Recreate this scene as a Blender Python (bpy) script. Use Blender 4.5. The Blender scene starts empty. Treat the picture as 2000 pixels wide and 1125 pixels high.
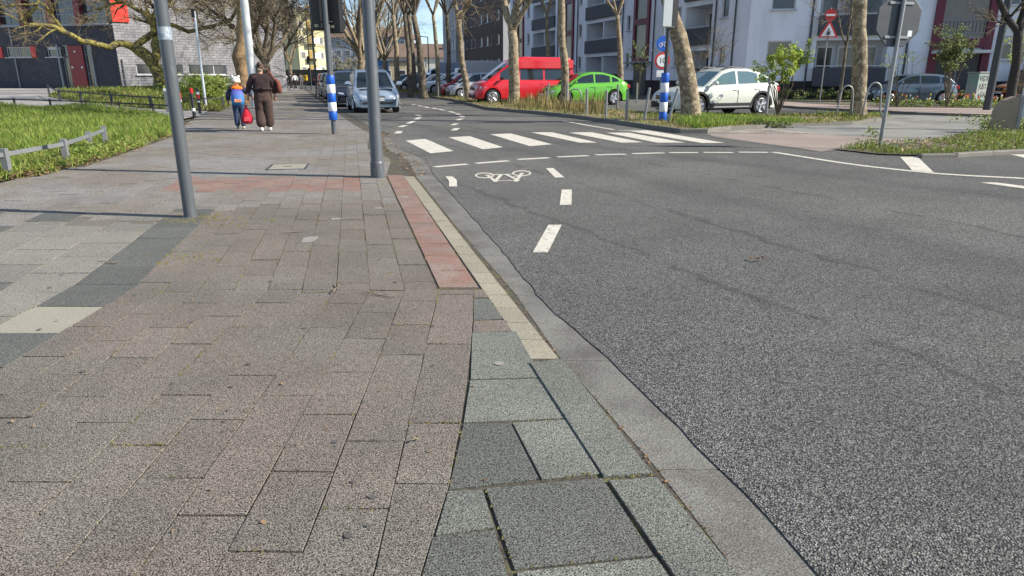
import bpy, math, random
import numpy as np
from mathutils import Vector, Matrix, Euler, noise
from mathutils.geometry import delaunay_2d_cdt
rnd = random.Random(11)
PI = math.pi
S = bpy.context.scene
C = S.collection

# ------------------------------------------------------------ camera
CAM_H, FPX, TILT = 1.3, 1343.0, math.radians(17.06)
cam = bpy.data.objects.new('camera', bpy.data.cameras.new('camera'))
C.objects.link(cam)
cam.location = (0, 0, CAM_H)
cam.rotation_euler = (PI / 2 - TILT, 0, 0)
cam.data.sensor_width = 36
cam.data.lens = FPX / 2000 * 36
cam.data.clip_start = 0.05
cam.data.clip_end = 3000
S.camera = cam

# ------------------------------------------------------------ sky and sun
SUN_AZ, SUN_EL = math.radians(-10), math.radians(34)      # sun stands to the right, slightly behind the camera
w = bpy.data.worlds.new('World'); S.world = w; w.use_nodes = True
nt = w.node_tree; nt.nodes.clear()
wo = nt.nodes.new('ShaderNodeOutputWorld'); bg = nt.nodes.new('ShaderNodeBackground'); sk = nt.nodes.new('ShaderNodeTexSky')
sk.sky_type = 'NISHITA'; sk.sun_disc = False; sk.sun_elevation = SUN_EL; sk.sun_rotation = PI / 2 - SUN_AZ
sk.air_density = 0.75; sk.dust_density = 0.1; sk.ozone_density = 2.2; sk.altitude = 50
# thin spring clouds mixed into the sky itself
tc = nt.nodes.new('ShaderNodeTexCoord'); mp = nt.nodes.new('ShaderNodeMapping'); mp.inputs['Scale'].default_value = (2.2, 2.2, 7)
cn = nt.nodes.new('ShaderNodeTexNoise'); cn.inputs['Scale'].default_value = 1.6; cn.inputs['Detail'].default_value = 7; cn.inputs['Roughness'].default_value = .6
cr = nt.nodes.new('ShaderNodeMapRange'); cr.inputs['From Min'].default_value = .5; cr.inputs['From Max'].default_value = .72; cr.inputs['To Max'].default_value = .7
mx = nt.nodes.new('ShaderNodeMix'); mx.data_type = 'RGBA'
nt.links.new(tc.outputs['Generated'], mp.inputs['Vector']); nt.links.new(mp.outputs[0], cn.inputs['Vector'])
nt.links.new(cn.outputs['Fac'], cr.inputs['Value']); nt.links.new(cr.outputs[0], mx.inputs['Factor'])
nt.links.new(sk.outputs[0], mx.inputs[6]); mx.inputs[7].default_value = (7.5, 8.0, 8.6, 1)
nt.links.new(mx.outputs[2], bg.inputs['Color']); bg.inputs['Strength'].default_value = 0.11
nt.links.new(bg.outputs[0], wo.inputs[0])
sun = bpy.data.objects.new('sun', bpy.data.lights.new('sun', 'SUN')); C.objects.link(sun)
sun.data.energy = 5.0; sun.data.angle = math.radians(0.5); sun.data.color = (1, .93, .82)
SD = Vector((math.cos(SUN_EL) * math.cos(SUN_AZ), math.cos(SUN_EL) * math.sin(SUN_AZ), math.sin(SUN_EL)))
sun.rotation_euler = SD.to_track_quat('Z', 'Y').to_euler()
S.view_settings.view_transform = 'Standard'; S.view_settings.look = 'None'
S.view_settings.gamma = 1; S.view_settings.use_curve_mapping = False
S.view_settings.exposure = 0.65

# ------------------------------------------------------------ helpers
def sstep(a, b, x):
    t = max(0.0, min(1.0, (x - a) / (b - a))); return t * t * (3 - 2 * t)
def terr(x, y):                                            # the school yard lies half a metre higher than the pavement
    edge = -8.6 - 0.33 * max(0, y - 17)
    return 0.5 * sstep(22, 40, y) * sstep(0, 5.5, edge - x)
def G(u, v, z=0.0):                                        # where the sight line of photo pixel u, v meets the height z
    x = (u - 1000) / FPX; y = (v - 562.5) / FPX
    f = math.cos(TILT) - y * math.sin(TILT); d = math.sin(TILT) + y * math.cos(TILT)
    k = (CAM_H - z) / d
    return (x * k, f * k)
def GT(u, v):
    z = 0
    for i in range(12):
        p = G(u, v, z); z = .5 * z + .5 * terr(*p)
    return p
def PT(u, v, Y):                                           # point of the sight line at forward distance Y
    x = (u - 1000) / FPX; y = (v - 562.5) / FPX
    f = math.cos(TILT) - y * math.sin(TILT); d = math.sin(TILT) + y * math.cos(TILT)
    k = Y / f
    return Vector((x * k, Y, CAM_H - d * k))
SV = Vector((-0.30, 0.954, 0)).normalized()                # along the street, away from the camera
NV = Vector((SV.y, -SV.x, 0))                              # across it, to the right
SO = Vector((-3.16, 17.0, 0))
def ST(n, t, z=0): p = SO + NV * n + SV * t; return Vector((p.x, p.y, z))
STREET_ROT = math.atan2(SV.y, SV.x)

def tag(o, label=None, cat=None, group=None, kind=None):
    if label: o['label'] = label
    if cat: o['category'] = cat
    if group: o['group'] = group
    if kind: o['kind'] = kind
    return o
def thing(name, label, cat, loc=(0, 0, 0), rz=0, group=None):
    o = bpy.data.objects.new(name, None); C.objects.link(o)
    o.location = loc; o.rotation_euler = (0, 0, rz); o.empty_display_size = .2
    return tag(o, label, cat, group)
def copy_tree(o, parent=None, kids=None):
    if kids is None:
        kids = {}
        for q in C.objects:
            if q.parent: kids.setdefault(q.parent.name, []).append(q)
    c = o.copy(); C.objects.link(c); c.parent = parent
    for ch in kids.get(o.name, []): copy_tree(ch, c, kids)
    return c

class MB:
    def __init__(s): s.v = []; s.f = []; s.mi = []; s.m = 0
    def face(s, pts):
        b = len(s.v); s.v.extend([tuple(p) for p in pts]); s.f.append(tuple(range(b, b + len(pts)))); s.mi.append(s.m)
    def grid(s, rows, close=False, flip=False):
        b = len(s.v); n = len(rows[0])
        for r in rows: s.v.extend([tuple(p) for p in r])
        for i in range(len(rows) - 1):
            for j in range(n if close else n - 1):
                a = b + i * n + j; c = b + i * n + (j + 1) % n; q = (a, c, c + n, a + n)
                s.f.append(q[::-1] if flip else q); s.mi.append(s.m)
        return b
    def cap(s, b, n, rev=False):
        f = tuple(range(b, b + n)); s.f.append(f[::-1] if rev else f); s.mi.append(s.m)
    def prism(s, poly, z0, z1, inset=0.0, bev=0.0):       # poly counter-clockwise (x, y)
        n = len(poly); cx = sum(p[0] for p in poly) / n; cy = sum(p[1] for p in poly) / n
        zt = (lambda p: z1(p) if callable(z1) else z1)
        rings = [[(p[0], p[1], z0) for p in poly]]
        if bev:
            ins = []
            for i in range(n):
                p0, p1, p2 = Vector(poly[i - 1][:2]), Vector(poly[i][:2]), Vector(poly[(i + 1) % n][:2])
                d = ((p0 - p1).normalized() + (p2 - p1).normalized())
                d = d.normalized() * bev * 1.4 if d.length > 1e-3 else (Vector((cx, cy)) - p1).normalized() * bev
                ins.append((p1.x + d.x, p1.y + d.y))
            rings.append([(p[0], p[1], zt(p) - bev) for p in poly]); rings.append([(q[0], q[1], zt(q)) for q in ins])
        else: rings.append([(p[0], p[1], zt(p)) for p in poly])
        b = s.grid(rings, close=True); s.cap(b + n * (len(rings) - 1), n); s.cap(b, n, True)
    def box(s, c, d, rz=0, bev=0.0, tilt=None):
        M = Matrix.Translation(c) @ (tilt if tilt else Matrix.Rotation(rz, 4, 'Z'))
        x, y, z = d[0] / 2, d[1] / 2, d[2] / 2
        if bev:
            B = min(bev, x * .9, y * .9, z * .9)
            rows = []
            for zz, i in ((-z, B), (-z + B, 0), (z - B, 0), (z, B)):
                X, Y = x - i, y - i; k = B * .4 if not i else 0
                rows.append([M @ Vector(p) for p in ((-X + k, -Y, zz), (X - k, -Y, zz), (X, -Y + k, zz), (X, Y - k, zz), (X - k, Y, zz), (-X + k, Y, zz), (-X, Y - k, zz), (-X, -Y + k, zz))])
            b = s.grid(rows, close=True); s.cap(b + 24, 8); s.cap(b, 8, True); return
        rows = [[M @ Vector(p) for p in ((-x, -y, zz), (x, -y, zz), (x, y, zz), (-x, y, zz))] for zz in (-z, z)]
        b = s.grid(rows, close=True); s.cap(b + 4, 4); s.cap(b, 4, True)
    def tube(s, pts, rads, n=8, caps=True, squash=None):
        pts = [Vector(p) for p in pts]
        if not hasattr(rads, '__len__'): rads = [rads] * len(pts)
        t = (pts[1] - pts[0]).normalized(); up = Vector((0, 0, 1)) if abs(t.z) < .9 else Vector((1, 0, 0))
        a = t.cross(up).normalized(); rows = []
        for i, p in enumerate(pts):
            q0 = pts[max(0, i - 1)]; q1 = pts[min(len(pts) - 1, i + 1)]; t = (q1 - q0).normalized()
            a = (a - t * a.dot(t)); a = a.normalized() if a.length > 1e-5 else t.orthogonal().normalized()
            b = t.cross(a); r = rads[i]; ra, rb = (r if hasattr(r, '__len__') else (r, r))
            rows.append([p + a * math.cos(2 * PI * k / n) * ra + b * math.sin(2 * PI * k / n) * rb for k in range(n)])
        b0 = s.grid(rows, close=True)
        if caps: s.cap(b0, n, True); s.cap(b0 + n * (len(rows) - 1), n)
    def cyl(s, p0, p1, r0, r1=None, n=12): s.tube([p0, p1], [r0, r0 if r1 is None else r1], n)
    def lathe(s, prof, c=(0, 0, 0), n=16, axis='Z'):
        rows = []
        for r, z in prof:
            row = []
            for k in range(n):
                a = 2 * PI * k / n; x, y = r * math.cos(a), r * math.sin(a)
                q = (x, y, z) if axis == 'Z' else (x, -z, y)
                row.append((q[0] + c[0], q[1] + c[1], q[2] + c[2]))
            rows.append(row)
        b = s.grid(rows, close=True); s.cap(b, n, True); s.cap(b + n * (len(rows) - 1), n)
    def build(s, name, mats, parent=None, smooth=False, loc=None):
        me = bpy.data.meshes.new(name)
        if loc is not None: L = Vector(loc); me.from_pydata([tuple(Vector(p) - L) for p in s.v], [], s.f)
        else: me.from_pydata(s.v, [], s.f)
        if not isinstance(mats, (list, tuple)): mats = [mats]
        for m in mats: me.materials.append(m)
        if len(mats) > 1: me.polygons.foreach_set('material_index', s.mi)
        if smooth: me.polygons.foreach_set('use_smooth', [True] * len(me.polygons))
        me.update()
        if smooth == 2: me.set_sharp_from_angle(angle=math.radians(38))
        o = bpy.data.objects.new(name, me); C.objects.link(o); o.parent = parent
        if loc is not None: o.location = loc
        return o

def link(nt, a, b): nt.links.new(a, b)
def mk(name, col, rough=.8, var=.12, vs=3.0, speck=0.0, ss=180, bump=0.0, bs=60, metal=0.0, island=0.0, orand=0.0,
       col2=None, c2s=2.0, c2lo=.45, c2hi=.6, objc=False, spec=.5, stretch=None, coat=0, sss=0):
    m = bpy.data.materials.new(name); m.use_nodes = True; nt = m.node_tree; N = nt.nodes
    b = N['Principled BSDF']; b.inputs['Roughness'].default_value = rough; b.inputs['Metallic'].default_value = metal
    b.inputs['Specular IOR Level'].default_value = spec
    if coat: b.inputs['Coat Weight'].default_value = coat; b.inputs['Coat Roughness'].default_value = .05
    if objc: src = N.new('ShaderNodeTexCoord').outputs['Object']
    else: src = N.new('ShaderNodeNewGeometry').outputs['Position']
    if not stretch and not objc:
        mpn = N.new('ShaderNodeMapping'); mpn.inputs['Rotation'].default_value = (.61, .43, .2); mpn.inputs['Location'].default_value = (3.7, 1.3, 2.9); link(nt, src, mpn.inputs[0]); src = mpn.outputs[0]
    if stretch:
        mpn = N.new('ShaderNodeMapping'); mpn.inputs['Scale'].default_value = stretch; link(nt, src, mpn.inputs[0]); src = mpn.outputs[0]
    def nz(scale, det=2, rg=.55):
        n = N.new('ShaderNodeTexNoise'); n.inputs['Scale'].default_value = scale; n.inputs['Detail'].default_value = det; n.inputs['Roughness'].default_value = rg
        link(nt, src, n.inputs['Vector']); return n.outputs['Fac']
    rgb = N.new('ShaderNodeRGB'); rgb.outputs[0].default_value = (*col, 1); cur = rgb.outputs[0]
    if col2:
        mr = N.new('ShaderNodeMapRange'); mr.inputs['From Min'].default_value = c2lo; mr.inputs['From Max'].default_value = c2hi
        link(nt, nz(c2s, 5, .62), mr.inputs['Value']); mi = N.new('ShaderNodeMix'); mi.data_type = 'RGBA'
        link(nt, mr.outputs[0], mi.inputs['Factor']); link(nt, cur, mi.inputs[6]); mi.inputs[7].default_value = (*col2, 1); cur = mi.outputs[2]
    val = None
    def addv(out, k):
        nonlocal val
        a = N.new('ShaderNodeMath'); a.operation = 'MULTIPLY_ADD'; link(nt, out, a.inputs[0]); a.inputs[1].default_value = 2 * k; a.inputs[2].default_value = 1 - k
        if val is None: val = a.outputs[0]
        else:
            q = N.new('ShaderNodeMath'); q.operation = 'MULTIPLY'; link(nt, val, q.inputs[0]); link(nt, a.outputs[0], q.inputs[1]); val = q.outputs[0]
    if var: addv(nz(vs, 6, .6), var * 1.6)
    if speck: addv(nz(ss, 1), speck * 2.2)
    if island: addv(N.new('ShaderNodeNewGeometry').outputs['Random Per Island'], island)
    if orand: addv(N.new('ShaderNodeObjectInfo').outputs['Random'], orand)
    if val is not None:
        h = N.new('ShaderNodeHueSaturation'); link(nt, cur, h.inputs['Color']); link(nt, val, h.inputs['Value']); cur = h.outputs[0]
    link(nt, cur, b.inputs['Base Color'])
    if bump:
        bn = N.new('ShaderNodeBump'); bn.inputs['Strength'].default_value = 1; bn.inputs['Distance'].default_value = bump
        link(nt, nz(bs, 3), bn.inputs['Height']); link(nt, bn.outputs[0], b.inputs['Normal'])
    return m
def paint(name, col, rough=.35, **k): return mk(name, col, rough, var=.03, vs=1.5, objc=True, **k)

def sheet(name, poly, dz, mats, step=2.0, kind='structure', follow=True, jitter=0, parent=None):
    """a flat or terrain-following sheet inside a polygon"""
    poly = [Vector(p[:2]) for p in poly]
    pts = []
    for i, p in enumerate(poly):
        q = poly[(i + 1) % len(poly)]; n = max(1, int((q - p).length / step))
        for k in range(n):
            r = p.lerp(q, k / n)
            if jitter: r = r + Vector((rnd.uniform(-jitter, jitter), rnd.uniform(-jitter, jitter)))
            pts.append(r)
    nb = len(pts); xs = [p.x for p in pts]; ys = [p.y for p in pts]
    if follow:
        gx = int((max(xs) - min(xs)) / step) + 1; gy = int((max(ys) - min(ys)) / step) + 1
        for i in range(gx):
            for j in range(gy):
                pts.append(Vector((min(xs) + (i + .5 + rnd.uniform(-.1, .1)) * step, min(ys) + (j + .5 + rnd.uniform(-.1, .1)) * step)))
    r = delaunay_2d_cdt(pts, [(i, (i + 1) % nb) for i in range(nb)], [], 1, 1e-5)
    vs = [(v.x, v.y, terr(v.x, v.y) + dz) for v in r[0]]
    me = bpy.data.meshes.new(name); me.from_pydata(vs, [], r[2]); me.materials.append(mats); me.update()
    me.polygons.foreach_set('use_smooth', [True] * len(me.polygons))
    o = bpy.data.objects.new(name, me); C.objects.link(o); o.parent = parent
    if kind: o['kind'] = kind
    return o
def inside(poly, x, y):
    c = False; n = len(poly); j = n - 1
    for i in range(n):
        xi, yi = poly[i][0], poly[i][1]; xj, yj = poly[j][0], poly[j][1]
        if (yi > y) != (yj > y) and x < (xj - xi) * (y - yi) / (yj - yi) + xi: c = not c
        j = i
    return c

# ------------------------------------------------------------ materials
M = {}
M['earth'] = mk('earth', (.13, .105, .075), .95, .25, .8, bump=.02, bs=15, col2=(.09, .11, .05), c2s=.6)
M['joint'] = mk('joint_sand', (.075, .066, .05), .95, .3, 6, speck=.4, ss=60, col2=(.12, .115, .04), c2s=5, c2lo=.52, c2hi=.66)
M['paver'] = mk('pinkish_concrete', (.158, .132, .11), .88, .24, 1.1, speck=1.5, ss=230, bump=.002, bs=230, orand=.08, col2=(.142, .131, .108), c2s=.9, island=0)
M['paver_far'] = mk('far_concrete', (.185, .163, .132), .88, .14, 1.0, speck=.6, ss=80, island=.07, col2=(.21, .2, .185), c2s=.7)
M['slab_grey'] = mk('grey_concrete', (.205, .196, .165), .88, .14, 1.5, speck=.6, ss=120, bump=.0015, bs=220, orand=.12)
M['slab_dark'] = mk('dark_concrete', (.105, .108, .095), .85, .16, 1.5, speck=1.4, ss=230, bump=.0015, bs=220, orand=.1)
M['slab_light'] = mk('light_concrete', (.31, .29, .23), .85, .1, 1.5, speck=.3, ss=220, bump=.001, bs=220)
M['slab_green'] = mk('greenish_stone', (.142, .149, .126), .85, .24, 2.5, speck=1.3, ss=230, bump=.0015, bs=220, orand=.14)
M['red_paver'] = mk('red_concrete', (.24, .142, .11), .88, .22, 3.5, speck=.6, ss=200, col2=(.23, .175, .145), c2s=4, bump=.001, bs=200, orand=.07)
M['cream'] = mk('cream_stone', (.29, .265, .2), .85, .14, 3, speck=.35, ss=120, bump=.001, bs=200, orand=.08)
M['gutter'] = mk('gutter_concrete', (.168, .165, .146), .88, .28, 2.2, speck=.7, ss=200, bump=.002, bs=160, col2=(.12, .115, .1), c2s=2.6)
M['white_mark'] = mk('road_paint', (.6, .565, .48), .75, .16, 6, speck=.2, ss=110, col2=(.25, .24, .22), c2s=22, c2lo=.53, c2hi=.7)
M['pink_pave'] = mk('pink_pavement', (.27, .22, .185), .9, .22, 1.2, speck=.2, ss=60)
M['kerb'] = mk('kerb_stone', (.17, .16, .135), .85, .2, 3, speck=.15, ss=100, orand=.1)
M['path'] = mk('yard_concrete', (.38, .36, .32), .9, .15, .8, speck=.1, ss=50)
M['steel'] = mk('galvanised_steel', (.27, .275, .275), .5, .12, 6, metal=.5, objc=True)
M['pole_grey'] = mk('grey_pole_paint', (.085, .095, .105), .42, .1, 9, objc=True, bump=.0006, bs=40, stretch=(1, 1, .3), col2=(.12, .128, .135), c2s=14, c2lo=.56, c2hi=.7)
M['pole_light'] = mk('light_pole_paint', (.55, .6, .65), .45, .08, 5, objc=True)
M['pole_dark'] = mk('dark_pole_paint', (.04, .045, .05), .45, .1, 5, objc=True)
M['black'] = paint('black_plastic', (.015, .015, .017), .5)
M['rubber'] = paint('rubber', (.02, .02, .021), .85)
M['blue'] = paint('signal_blue', (.01, .1, .48), .4)
M['white'] = paint('white_paint', (.75, .76, .76), .45)
M['red'] = paint('signal_red', (.55, .02, .02), .4)
M['sign_back'] = mk('sign_back', (.07, .078, .085), .55, .15, 6, metal=.3, objc=True)
M['chrome'] = paint('chrome', (.7, .7, .72), .15, metal=1)
M['rim'] = paint('alloy', (.5, .51, .53), .3, metal=.7)
M['lamp'] = paint('headlamp', (.62, .65, .68), .12, metal=.3)
M['tail'] = paint('tail_lamp', (.4, .02, .03), .2)
M['orange'] = paint('orange', (.75, .2, .02), .4)
def glassm(name, col, rough=.04):
    m = paint(name, col, rough, spec=.9); return m
M['carglass'] = glassm('car_glass', (.02, .028, .03))
M['carglass2'] = glassm('reflection_tint_car_glass', (.10, .17, .185))  # bluish teal reflection in the crossover windows, put into the base colour
M['pane'] = glassm('window_glass', (.035, .04, .045), .08)
M['pane_net'] = glassm('curtained_glass', (.17, .16, .14), .15)
M['pane_stair'] = mk('stair_glass', (.11, .1, .085), .2, .25, 1.5, spec=.8, stretch=(4, 4, .5))

def asphalt(name, base, seams=True):
    m = mk(name, base, .82, .0)
    nt = m.node_tree; N = nt.nodes; b = N['Principled BSDF']
    for l in list(b.inputs['Base Color'].links): nt.links.remove(l)
    raw = N.new('ShaderNodeNewGeometry').outputs['Position']; mpn = N.new('ShaderNodeMapping'); mpn.inputs['Rotation'].default_value = (.61, .43, .2); link(nt, raw, mpn.inputs[0]); pos = mpn.outputs[0]
    def noi(s, d=2, r=.5):
        n = N.new('ShaderNodeTexNoise'); n.inputs['Scale'].default_value = s; n.inputs['Detail'].default_value = d; n.inputs['Roughness'].default_value = r
        link(nt, pos, n.inputs['Vector']); return n.outputs['Fac']
    def mth(op, a, b_=None, c=None):
        n = N.new('ShaderNodeMath'); n.operation = op
        for i, q in enumerate((a, b_, c)):
            if q is None: continue
            if hasattr(q, 'is_linked'): link(nt, q, n.inputs[i])
            else: n.inputs[i].default_value = q
        return n.outputs[0]
    vo = N.new('ShaderNodeTexVoronoi'); vo.inputs['Scale'].default_value = 150; link(nt, pos, vo.inputs['Vector'])
    stones = mth('MULTIPLY_ADD', vo.outputs['Distance'], -2.0, 1.75)
    rs = N.new('ShaderNodeSeparateColor'); link(nt, vo.outputs['Color'], rs.inputs[0])
    var = mth('MULTIPLY_ADD', rs.outputs[0], 1.5, .2)
    v = mth('MULTIPLY', stones, var)
    v = mth('MULTIPLY', v, mth('MULTIPLY_ADD', noi(.55, 6, .62), 1.3, .38))
    v = mth('MULTIPLY', v, mth('MULTIPLY_ADD', noi(60, 2), 1.5, .25)); v = mth('MULTIPLY', v, mth('MULTIPLY_ADD', noi(.13, 3), 1.0, .5))
    if seams:
        sp = N.new('ShaderNodeSeparateXYZ'); link(nt, raw, sp.inputs[0])
        wob = mth('MULTIPLY_ADD', noi(1.6, 5, .7), .5, -.25)
        for (x0, y0, x1, y1, wd, dk) in ((2.2, 11.0, 4.9, 4.4, .07, .5), (1.15, 8.0, 3.0, 3.4, .06, .42), (.5, 6.2, 2.4, 2.2, .06, .42), (3.0, 11.6, 6.4, 6.6, .4, .25), (1.6, 9.5, 4.0, 3.8, .5, .22)):
            dx, dy = x1 - x0, y1 - y0; L = math.hypot(dx, dy); nx, ny = dy / L, -dx / L
            d = mth('ADD', mth('MULTIPLY', sp.outputs[0], nx), mth('MULTIPLY_ADD', sp.outputs[1], ny, -(x0 * nx + y0 * ny)))
            d = mth('ABSOLUTE', mth('ADD', d, mth('MULTIPLY', wob, 1.0))); d = mth('ADD', d, mth('MULTIPLY', mth('MAXIMUM', mth('SUBTRACT', noi(1.1, 4, .7), .5), 0), .5))
            k = N.new('ShaderNodeMapRange'); link(nt, d, k.inputs['Value']); k.inputs['From Max'].default_value = wd
            k.inputs['To Min'].default_value = 1 - dk; k.inputs['To Max'].default_value = 1
            v = mth('MULTIPLY', v, k.outputs[0])
    hue = N.new('ShaderNodeMix'); hue.data_type = 'RGBA'
    mr = N.new('ShaderNodeMapRange'); mr.inputs['From Min'].default_value = .42; mr.inputs['From Max'].default_value = .6; link(nt, noi(.35, 3), mr.inputs['Value'])
    link(nt, mr.outputs[0], hue.inputs['Factor']); hue.inputs[6].default_value = (*base, 1); hue.inputs[7].default_value = (base[0] * .99, base[1] * .965, base[2] * 1.03, 1)
    warm = N.new('ShaderNodeMix'); warm.data_type = 'RGBA'; link(nt, mth('MULTIPLY', rs.outputs[1], .5), warm.inputs['Factor'])
    link(nt, hue.outputs[2], warm.inputs[6]); warm.inputs[7].default_value = (base[0] * 1.3, base[1] * 1.2, base[2] * .95, 1)
    h = N.new('ShaderNodeHueSaturation'); link(nt, warm.outputs[2], h.inputs['Color']); link(nt, v, h.inputs['Value']); link(nt, h.outputs[0], b.inputs['Base Color'])
    bn = N.new('ShaderNodeBump'); bn.inputs['Strength'].default_value = 1; bn.inputs['Distance'].default_value = .003
    link(nt, stones, bn.inputs['Height']); link(nt, bn.outputs[0], b.inputs['Normal'])
    return m
M['asphalt'] = asphalt('asphalt', (.132, .136, .128))
M['asphalt2'] = asphalt('old_asphalt', (.19, .185, .175), False)
def bark(name, c1, c2, c3, sc=5, moss=None):
    m = mk(name, c1, .9, .2, 12, col2=c2, c2s=sc, c2lo=.47, c2hi=.53, objc=True, bump=.03, bs=9)
    nt = m.node_tree; N = nt.nodes; b = N['Principled BSDF']; src = b.inputs['Base Color'].links[0].from_socket
    n = N.new('ShaderNodeTexNoise'); n.inputs['Scale'].default_value = sc * 2.3; n.inputs['Detail'].default_value = 4
    t = N.new('ShaderNodeTexCoord'); link(nt, t.outputs['Object'], n.inputs['Vector'])
    r = N.new('ShaderNodeMapRange'); r.inputs['From Min'].default_value = .54; r.inputs['From Max'].default_value = .6; link(nt, n.outputs['Fac'], r.inputs['Value'])
    mi = N.new('ShaderNodeMix'); mi.data_type = 'RGBA'; link(nt, r.outputs[0], mi.inputs['Factor']); link(nt, src, mi.inputs[6]); mi.inputs[7].default_value = (*c3, 1)
    link(nt, mi.outputs[2], b.inputs['Base Color']); return m
M['plane'] = bark('plane_bark', (.27, .215, .14), (.16, .125, .08), (.35, .3, .2), 3.6)
M['plane_dark'] = bark('dark_bark', (.14, .115, .08), (.085, .07, .05), (.2, .17, .11), 3)
M['mossy'] = bark('mossy_bark', (.24, .2, .05), (.08, .065, .04), (.32, .28, .07), 3.4)
M['twig'] = mk('twig', (.2, .155, .09), .9, .3, 3)
M['twig_dark'] = mk('brown_twig', (.19, .155, .105), .9, .3, 3)
def leafm(name, c, c2, tr=.35):
    m = mk(name, c, .6, .25, 2, col2=c2, c2s=5, island=.35)
    nt = m.node_tree; N = nt.nodes; b = N['Principled BSDF']; tl = N.new('ShaderNodeBsdfTranslucent')
    ms = N.new('ShaderNodeMixShader'); ms.inputs[0].default_value = tr
    link(nt, b.inputs['Base Color'].links[0].from_socket, tl.inputs['Color']); link(nt, b.outputs[0], ms.inputs[1]); link(nt, tl.outputs[0], ms.inputs[2])
    link(nt, ms.outputs[0], N['Material Output'].inputs[0]); return m
M['grass'] = leafm('grass_blades', (.17, .27, .035), (.3, .36, .07))
M['grass_dry'] = leafm('dry_grass', (.3, .23, .1), (.2, .2, .06))
M['weed'] = leafm('weeds', (.16, .24, .035), (.24, .27, .05))
M['leaf_lime'] = leafm('young_leaves', (.4, .48, .05), (.28, .38, .05))
M['leaf_dark'] = leafm('dark_leaves', (.1, .14, .03), (.2, .24, .05))
M['leaf_brown'] = leafm('fallen_leaves', (.32, .2, .1), (.2, .13, .08), .1)
M['moss'] = mk('moss', (.2, .17, .05), .95, .3, 20, island=.4)

# ------------------------------------------------------------ ground
kerbL = [(.9, 1.0), (.84, 1.56), (.76, 1.96), (.61, 2.54), (.47, 3.08), (.21, 3.85), (-.04, 5.06), (-.52, 7.2), (-1.05, 9.42), (-1.45, 11.57), (-2.2, 13.4), (-3.0, 17.0)]
kerbL += [tuple(ST(-.05, t)[:2]) for t in (3, 8, 16, 32, 60, 110)]
gnd = sheet('ground', [(-160, -8), (160, -8), (260, 420), (-300, 420)], -.07, M['earth'], 6)
road_poly = [(1.5, -2)] + kerbL + [tuple(ST(22, 110)[:2]), (60, 85), (60, -2)]
road = sheet('road', road_poly, 0.0, M['asphalt'], .12, follow=False, jitter=.009)
# pavement bed with mossy joints
lawn_edge = [(-6.65, 8.94), (-6.52, 9.78), (-6.81, 11.57), (-7.3, 13.9), (-8.04, 16.71), (-9.3, 20), (-10.9, 24.5)]
sw_left = [(-7.2, 0.4), (-6.9, 7.0)] + lawn_edge + [(-13.0, 31), (-17.5, 45), (-27, 76), (-38, 112)]
pav_poly = sw_left + [(p[0] + .12, p[1]) for p in kerbL[::-1]] + [(1.62, -1.0), (-7.2, -1)]
pav = sheet('pavement', pav_poly, -.0065, M['joint'], 1.0, follow=False)

def bend(t): return -.035 * min(t, 4.2) - (.225 * (t - 4.2) if t > 4.2 else 0)
def W(s, t): return (s + bend(t) + .147, t)
def kerbx(y, line):
    for a, b in zip(line[:-1], line[1:]):
        if (a[1] - y) * (b[1] - y) <= 0 and a[1] != b[1]: return a[0] + (b[0] - a[0]) * (y - a[1]) / (b[1] - a[1])
    return None
strip_in = [(-.22, 4.24), (-.61, 5.98), (-1.47, 9.42), (-1.9, 11.5), (-2.55, 13.3), (-3.3, 17.0)] + [tuple(ST(-.35, t)[:2]) for t in (3, 8, 16, 32)]   # inner edge of the kerb strips
pieces = []                                                # (distance, polygon, material key, top)
def addp(poly, key, top=None, gap=.004):
    area = sum(poly[i][0] * poly[(i + 1) % len(poly)][1] - poly[(i + 1) % len(poly)][0] * poly[i][1] for i in range(len(poly)))
    if area < 0: poly = poly[::-1]
    n = len(poly); cx = sum(p[0] for p in poly) / n; cy = sum(p[1] for p in poly) / n
    q = []
    for p in poly:
        d = math.hypot(p[0] - cx, p[1] - cy) + 1e-6; k = min(.2, gap * 1.4 / d); q.append((p[0] + (cx - p[0]) * k, p[1] + (cy - p[1]) * k))
    pieces.append((math.hypot(cx, cy), q, key, rnd.uniform(-.0025, .002) if top is None else top))
irregular = [([(925, 566), (944, 565), (956, 581), (925, 581)], 'paver'),  # stone slabs beside the kerb, corners in photo pixels
    ([(925, 583), (957, 583), (987, 622), (925, 625)], 'slab_dark'), ([(925, 627), (989, 625), (1006, 646), (923, 649)], 'paver'),
    ([(922, 650), (1008, 647), (1058, 737), (919, 741)], 'slab_green'), ([(918, 743), (1060, 739), (1108, 816), (905, 825)], 'slab_green'),
    ([(905, 827), (998, 826), (1053, 935), (876, 956)], 'slab_dark'), ([(1001, 826), (1109, 818), (1172, 925), (1058, 936)], 'slab_green'),
    ([(875, 959), (943, 956), (965, 1030), (850, 1046)], 'slab_green'), ([(948, 954), (1177, 934), (1276, 1085), (1004, 1112)], 'slab_dark'),
    ([(845, 1049), (966, 1034), (1010, 1190), (800, 1210)], 'slab_dark'), ([(1008, 1117), (1282, 1089), (1370, 1215), (1025, 1215)], 'slab_green')]
for q, k in irregular: addp([G(*p) for p in q], k, .001, .001)
addp([G(*p) for p in ((1034, 710), (1098, 703), (1276, 927), (1180, 934))], 'slab_green', .006, .003)
addp([G(*p) for p in ((1187, 938), (1282, 931), (1520, 1215), (1378, 1215))], 'slab_green', .004, .003)
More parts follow.
